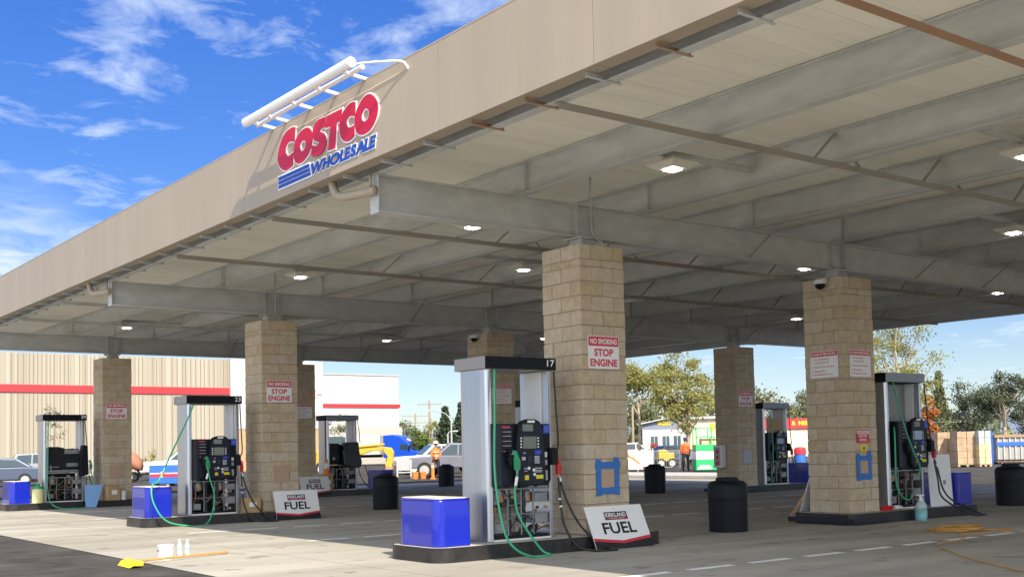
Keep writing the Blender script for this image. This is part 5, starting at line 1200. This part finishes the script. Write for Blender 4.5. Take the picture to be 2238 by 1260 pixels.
# ---- clutter on the right
t = thing('banner_panel', 'white site banner with red swoosh on a low fence', 'banner', G(1390,63), RZ)
b = MB(); b.box(-.75,.85,-.02,.02,.12,1.14); b.build('sheet', M['signwhite'], t); b = MB()
for (x0, z0, x1, z1, w) in ((-.7,.85,-.35,.70,.12),(-.35,.70,.02,.40,.09)): b.prism([(x0,-.022,z0),(x0+.12,-.022,z0+w),(x1+.12,-.022,z1+w*.4),(x1,-.022,z1)], (0,-.003,0), 0)
b.box(.25,.55,-.025,-.0215,.14,.26,1); b.build('print', [M['orangep'], M['band']], t); b = MB()
for x in (-.75,.0,.85): b.box(x-.03,x+.03,.021,.08,0,1.25)
b.build('fence_post', M['lamppost'], t)
def barrier(u0, d, w, lab):
    t = thing('crowd_barrier', lab, 'barrier', G(u0, d), RZ, 'steel site barriers'); b = MB()
    b.tube([(-w/2,0,.0),(-w/2,0,1.1),(w/2,0,1.1),(w/2,0,0)], .022, 6); b.tube([(-w/2,0,.2),(w/2,0,.2)], .018, 6); b.build('frame', M['lamppost'], t)
    b = MB(); x = -w/2+.12
    while x < w/2-.05: b.tube([(x,0,.2),(x,0,1.1)], .009, 5); x += .13
    b.build('bars', M['lamppost'], t); b = MB()
    for x in (-w/2+.15,w/2-.15): b.box(x-.03,x+.03,-.3,.3,0,.03)
    b.build('foot', M['lamppost'], t)
barrier(1452, 62.5, 1.5, 'steel barrier left of the worker with turned back'); barrier(1738, 60, 2.0, 'steel barrier behind the far dispenser, under the red-fronted store')
t = thing('yellow_loader', 'small yellow machine seen over the steel barrier', 'machine', G(1450,72), RZ)
b = MB(); b.box(-.5,.5,-.6,.6,.4,.95); b.prism([(-.5,-.5,.95),(.2,-.5,.95),(.0,-.5,1.15),(-.45,-.5,1.15)], (0,1,0)); b.build('body', M['machine'], t, bevel=.05)
for x in (-.35,.35):
    for s in (-.6,.6): wheel(t, x, s, .3, .2)
t = thing('crate_stack', 'green and white striped container stack behind the extinguisher column', 'stack', G(1556,60.5), RZ)
b = MB(); b.box(-1.05,1.2,-.6,.6,.05,.62,0); b.box(-1.04,1.19,-.59,.59,.625,1.05,1); b.box(-1.05,1.2,-.6,.6,1.055,1.40,0); b.build('container', [M['greenpaint'], M['signwhite']], t, bevel=.02)
b = MB()
for x in (-1.0,-.2,.5,1.15):
    for y in (-.55,.55): b.box(x-.03,x+.03,y-.03,y+.03,1.402,2.25)
b.box(-1.03,1.18,-.58,-.52,1.75,1.81); b.box(-1.03,1.18,-.58,-.52,2.25,2.31); b.build('rack', M['greenpaint'], t); b = MB(); b.box(-.7,.4,-.4,.4,1.405,1.72); b.build('load', M['wraplight'], t, bevel=.02)
b = MB(); b.prism([(-1.0,-.606,.12),(-.2,-.606,.12),(-.3,-.606,.3),(-.8,-.606,.34)], (0,-.003,0)); b.prism([(.1,-.606,.10),(.8,-.606,.10),(.6,-.606,.32),(.2,-.606,.22)], (0,-.003,0)); b.build('print', M['signwhite'], t)
t = thing('grey_shop', 'small grey shop with sloping roof, yellow sign and three windows', 'shop', G(1446,112), RZ-.25)
b = MB(); b.prism([(-2.0,0,0),(2.0,0,0),(2.0,0,3.0),(-2.0,0,3.0)], (0,7,0)); b.build('lower_wall', M['palegrey'], t); b = MB(); b.prism([(-2.0,0,3.005),(2.0,0,3.005),(2.0,0,4.3),(-2.0,0,3.55)], (0,7,0)); b.build('gable', M['greyblue'], t)
b = MB(); b.prism([(-2.4,-.4,3.5),(2.15,-.4,4.36),(2.15,-.4,4.46),(-2.4,-.4,3.6)], (0,7.6,0)); b.box(-.3,-.12,2,2.2,4.1,4.35); b.build('roof', M['roof'], t)
for x in (-.85,.30,1.40):
    b = MB(); b.box(x-.36,x+.36,-.03,-.005,.4,2.35); o = b.build('window', M['window'], t); b = MB()
    for q in (-.38,.0,.36): b.box(x+q,x+q+.03,-.06,-.031,.38,2.38)
    b.build('frame', M['signwhite'], o)
b = MB(); b.lathe((-.28,-.03,3.62), [(.2,-.02),(.2,.0)], 12, ax='y'); b.box(-.05,.75,-.05,-.01,3.66,3.82); b.box(-.05,.75,-.05,-.01,3.42,3.58); b.build('sign', M['yellow'], t)
t = thing('cream_shop', 'cream low shop with yellow sign letters behind the tall tree', 'shop', G(1556,118), RZ-.2)
b = MB(); b.box(-2.8,3.5,0,7,0,4.1); b.build('wall', M['cream'], t); b = MB(); b.box(-3.0,3.6,-.4,7,4.11,4.35); b.build('roof', M['roof'], t)
b = MB(); x = -.3
for w in (.45,.4,.42,.4): b.box(x,x+w,-.06,-.005,2.9,3.6); x += w+.12
b.build('sign', M['yellow'], t); b = MB(); b.prism([(.0,-.02,.3),(1.9,-.02,.3),(1.9,-.02,2.2),(1.2,-.02,2.5),(.3,-.02,1.5)], (0,-.05,0)); b.build('door_panel', M['white_wall'], t)
t = thing('red_front_store', 'low store with a red fascia and yellow letters behind the far dispenser', 'store', G(1722,121), RZ-.05)
b = MB(); b.box(-4.5,3.2,0,8,0,2.95); b.build('wall', M['cream'], t); b = MB(); b.box(-4.6,3.3,-.25,8,2.955,4.0); b.build('fascia', M['band'], t); b = MB(); b.text('MEDS', (.95,-.258,3.3), (1,0,0), (0,0,1), 1.5, .45, 0, bold=.03); b.text('&', (.25,-.258,3.3), (1,0,0), (0,0,1), .4, .45, 0, bold=.03); b.build('lettering', M['yellow'], t)
t = thing('drum_stack', 'red drum stacked on a blue drum behind the far dispenser', 'drum', G(1744,57), RZ)
b = MB(); b.lathe((0,0,0), [(.27,0),(.28,.02),(.28,.40),(.29,.42),(.29,.46),(.27,.80)], 18, 0); b.lathe((0,0,.80), [(.27,.001),(.30,.03),(.30,.25),(.22,.36),(.1,.38)], 18, 1); b.build('drum', [M['brightblue'], M['band']], t)
t = thing('white_shed', 'white shed with pale hipped roof behind the pallet stacks', 'shed', G(2082,112), RZ-.1)
b = MB(); b.box(-1.9,1.9,0,5,0,3.05); b.build('wall', M['palegrey'], t); b = MB(); b.box(1.45,1.92,-.05,-.003,0,3.05); b.box(-1.92,-1.45,-.05,-.003,0,3.05); b.build('pilaster', M['white_wall'], t)
b = MB(); b.add([(-2.5,-.6,3.1),(2.5,-.6,3.1),(2.5,5.6,3.1),(-2.5,5.6,3.1),(-1.7,1.8,4.1),(1.6,1.8,4.1)], [(0,1,5,4),(1,2,5),(2,3,4,5),(3,0,4),(0,3,2,1)]); b.build('roof', M['roof'], t)
for x in (-.2,.3,.8): b = MB(); b.box(x-.2,x+.2,-.03,-.004,1.75,2.15); b.build('window', M['window'], t)
def pallet(u, d, w, dp, h, main, topm, lab, rz=0.0):
    t = thing('pallet_stack', lab, 'pallet', G(u, d), RZ+rz, 'wrapped pallet stacks'); b = MB()
    for x in (-w/2+.06,0,w/2-.06): b.box(x-.05,x+.05,-dp/2,dp/2,.02,.11)
    for k in range(5): b.box(-w/2,w/2,-dp/2+k*dp/5,-dp/2+k*dp/5+.12,.112,.135)
    b.build('pallet', M['greywood'], t); b = MB(); r = random.Random(u); z = .138; n = 5
    for k in range(n):
        hh = (h-.138)/n
        for q in range(2): b.box(-w/2+q*w/2+.006+r.uniform(0,.015), -w/2+(q+1)*w/2-.006, -dp/2+r.uniform(0,.02), dp/2, z+.004, z+hh-.004, 0 if k < n-2 or topm is None else 1)
        z += hh
    b.build('cartons', [M[main], M[topm or main]], t, bevel=.01); return t
pallet(2058,59,1.05,1.1,1.78,'wrap',None,'brown wrapped pallet stack, leftmost, behind the leaning grey panel'); pallet(2100,57.6,.98,1.0,1.78,'wrap',None,'brown wrapped pallet stack in the middle of the three'); pallet(2139,57.2,.62,1.0,1.80,'wraplight','greypanel','pallet stack of light cartons with grey wrapped top, beside the blue drums')
t = thing('blue_drum_column', 'tall bright blue tub stack between the pallets and the dumpster', 'tubs', G(2156,62), RZ)
b = MB()
for k in range(5): b.lathe((0,0,k*.36), [(.19,0.002),(.235,.30),(.245,.31),(.245,.345),(.2,.35)], 16)
b.build('tub', M['brightblue'], t)
t = thing('dumpster', 'rusty grey ribbed dumpster with blue band at the right edge', 'dumpster', G(2216,63), RZ-.15)
b = MB(); b.box(-1.25,1.3,-.8,.8,.25,1.5); b.build('bin_body', mat('weathered_grey_steel', (.34,.33,.30), .7, var=.25, vscale=5, stretch=(6,6,.6)), t); b = MB()
for k in range(9): b.box(-1.2+k*.3,-1.13+k*.3,-.86,-.802,.25,1.45)
b.build('ribs', M['greylab'], t); b = MB(); b.box(-1.26,1.31,-.872,-.862,.98,1.2); b.build('blue_band', M['brightblue'], t); b = MB(); b.box(-1.3,1.36,-.90,-.805,1.452,1.60); b.box(-1.3,1.36,.805,.9,1.452,1.60); b.box(-1.36,-1.255,-.9,.9,1.45,1.60); b.box(-1.3,1.3,-.7,.7,.12,.245); b.build('rim', M['rust'], t)
for x in (-.95,1.0):
    for s in (-.6,.6): wheel(t, x, s, .12, .1)
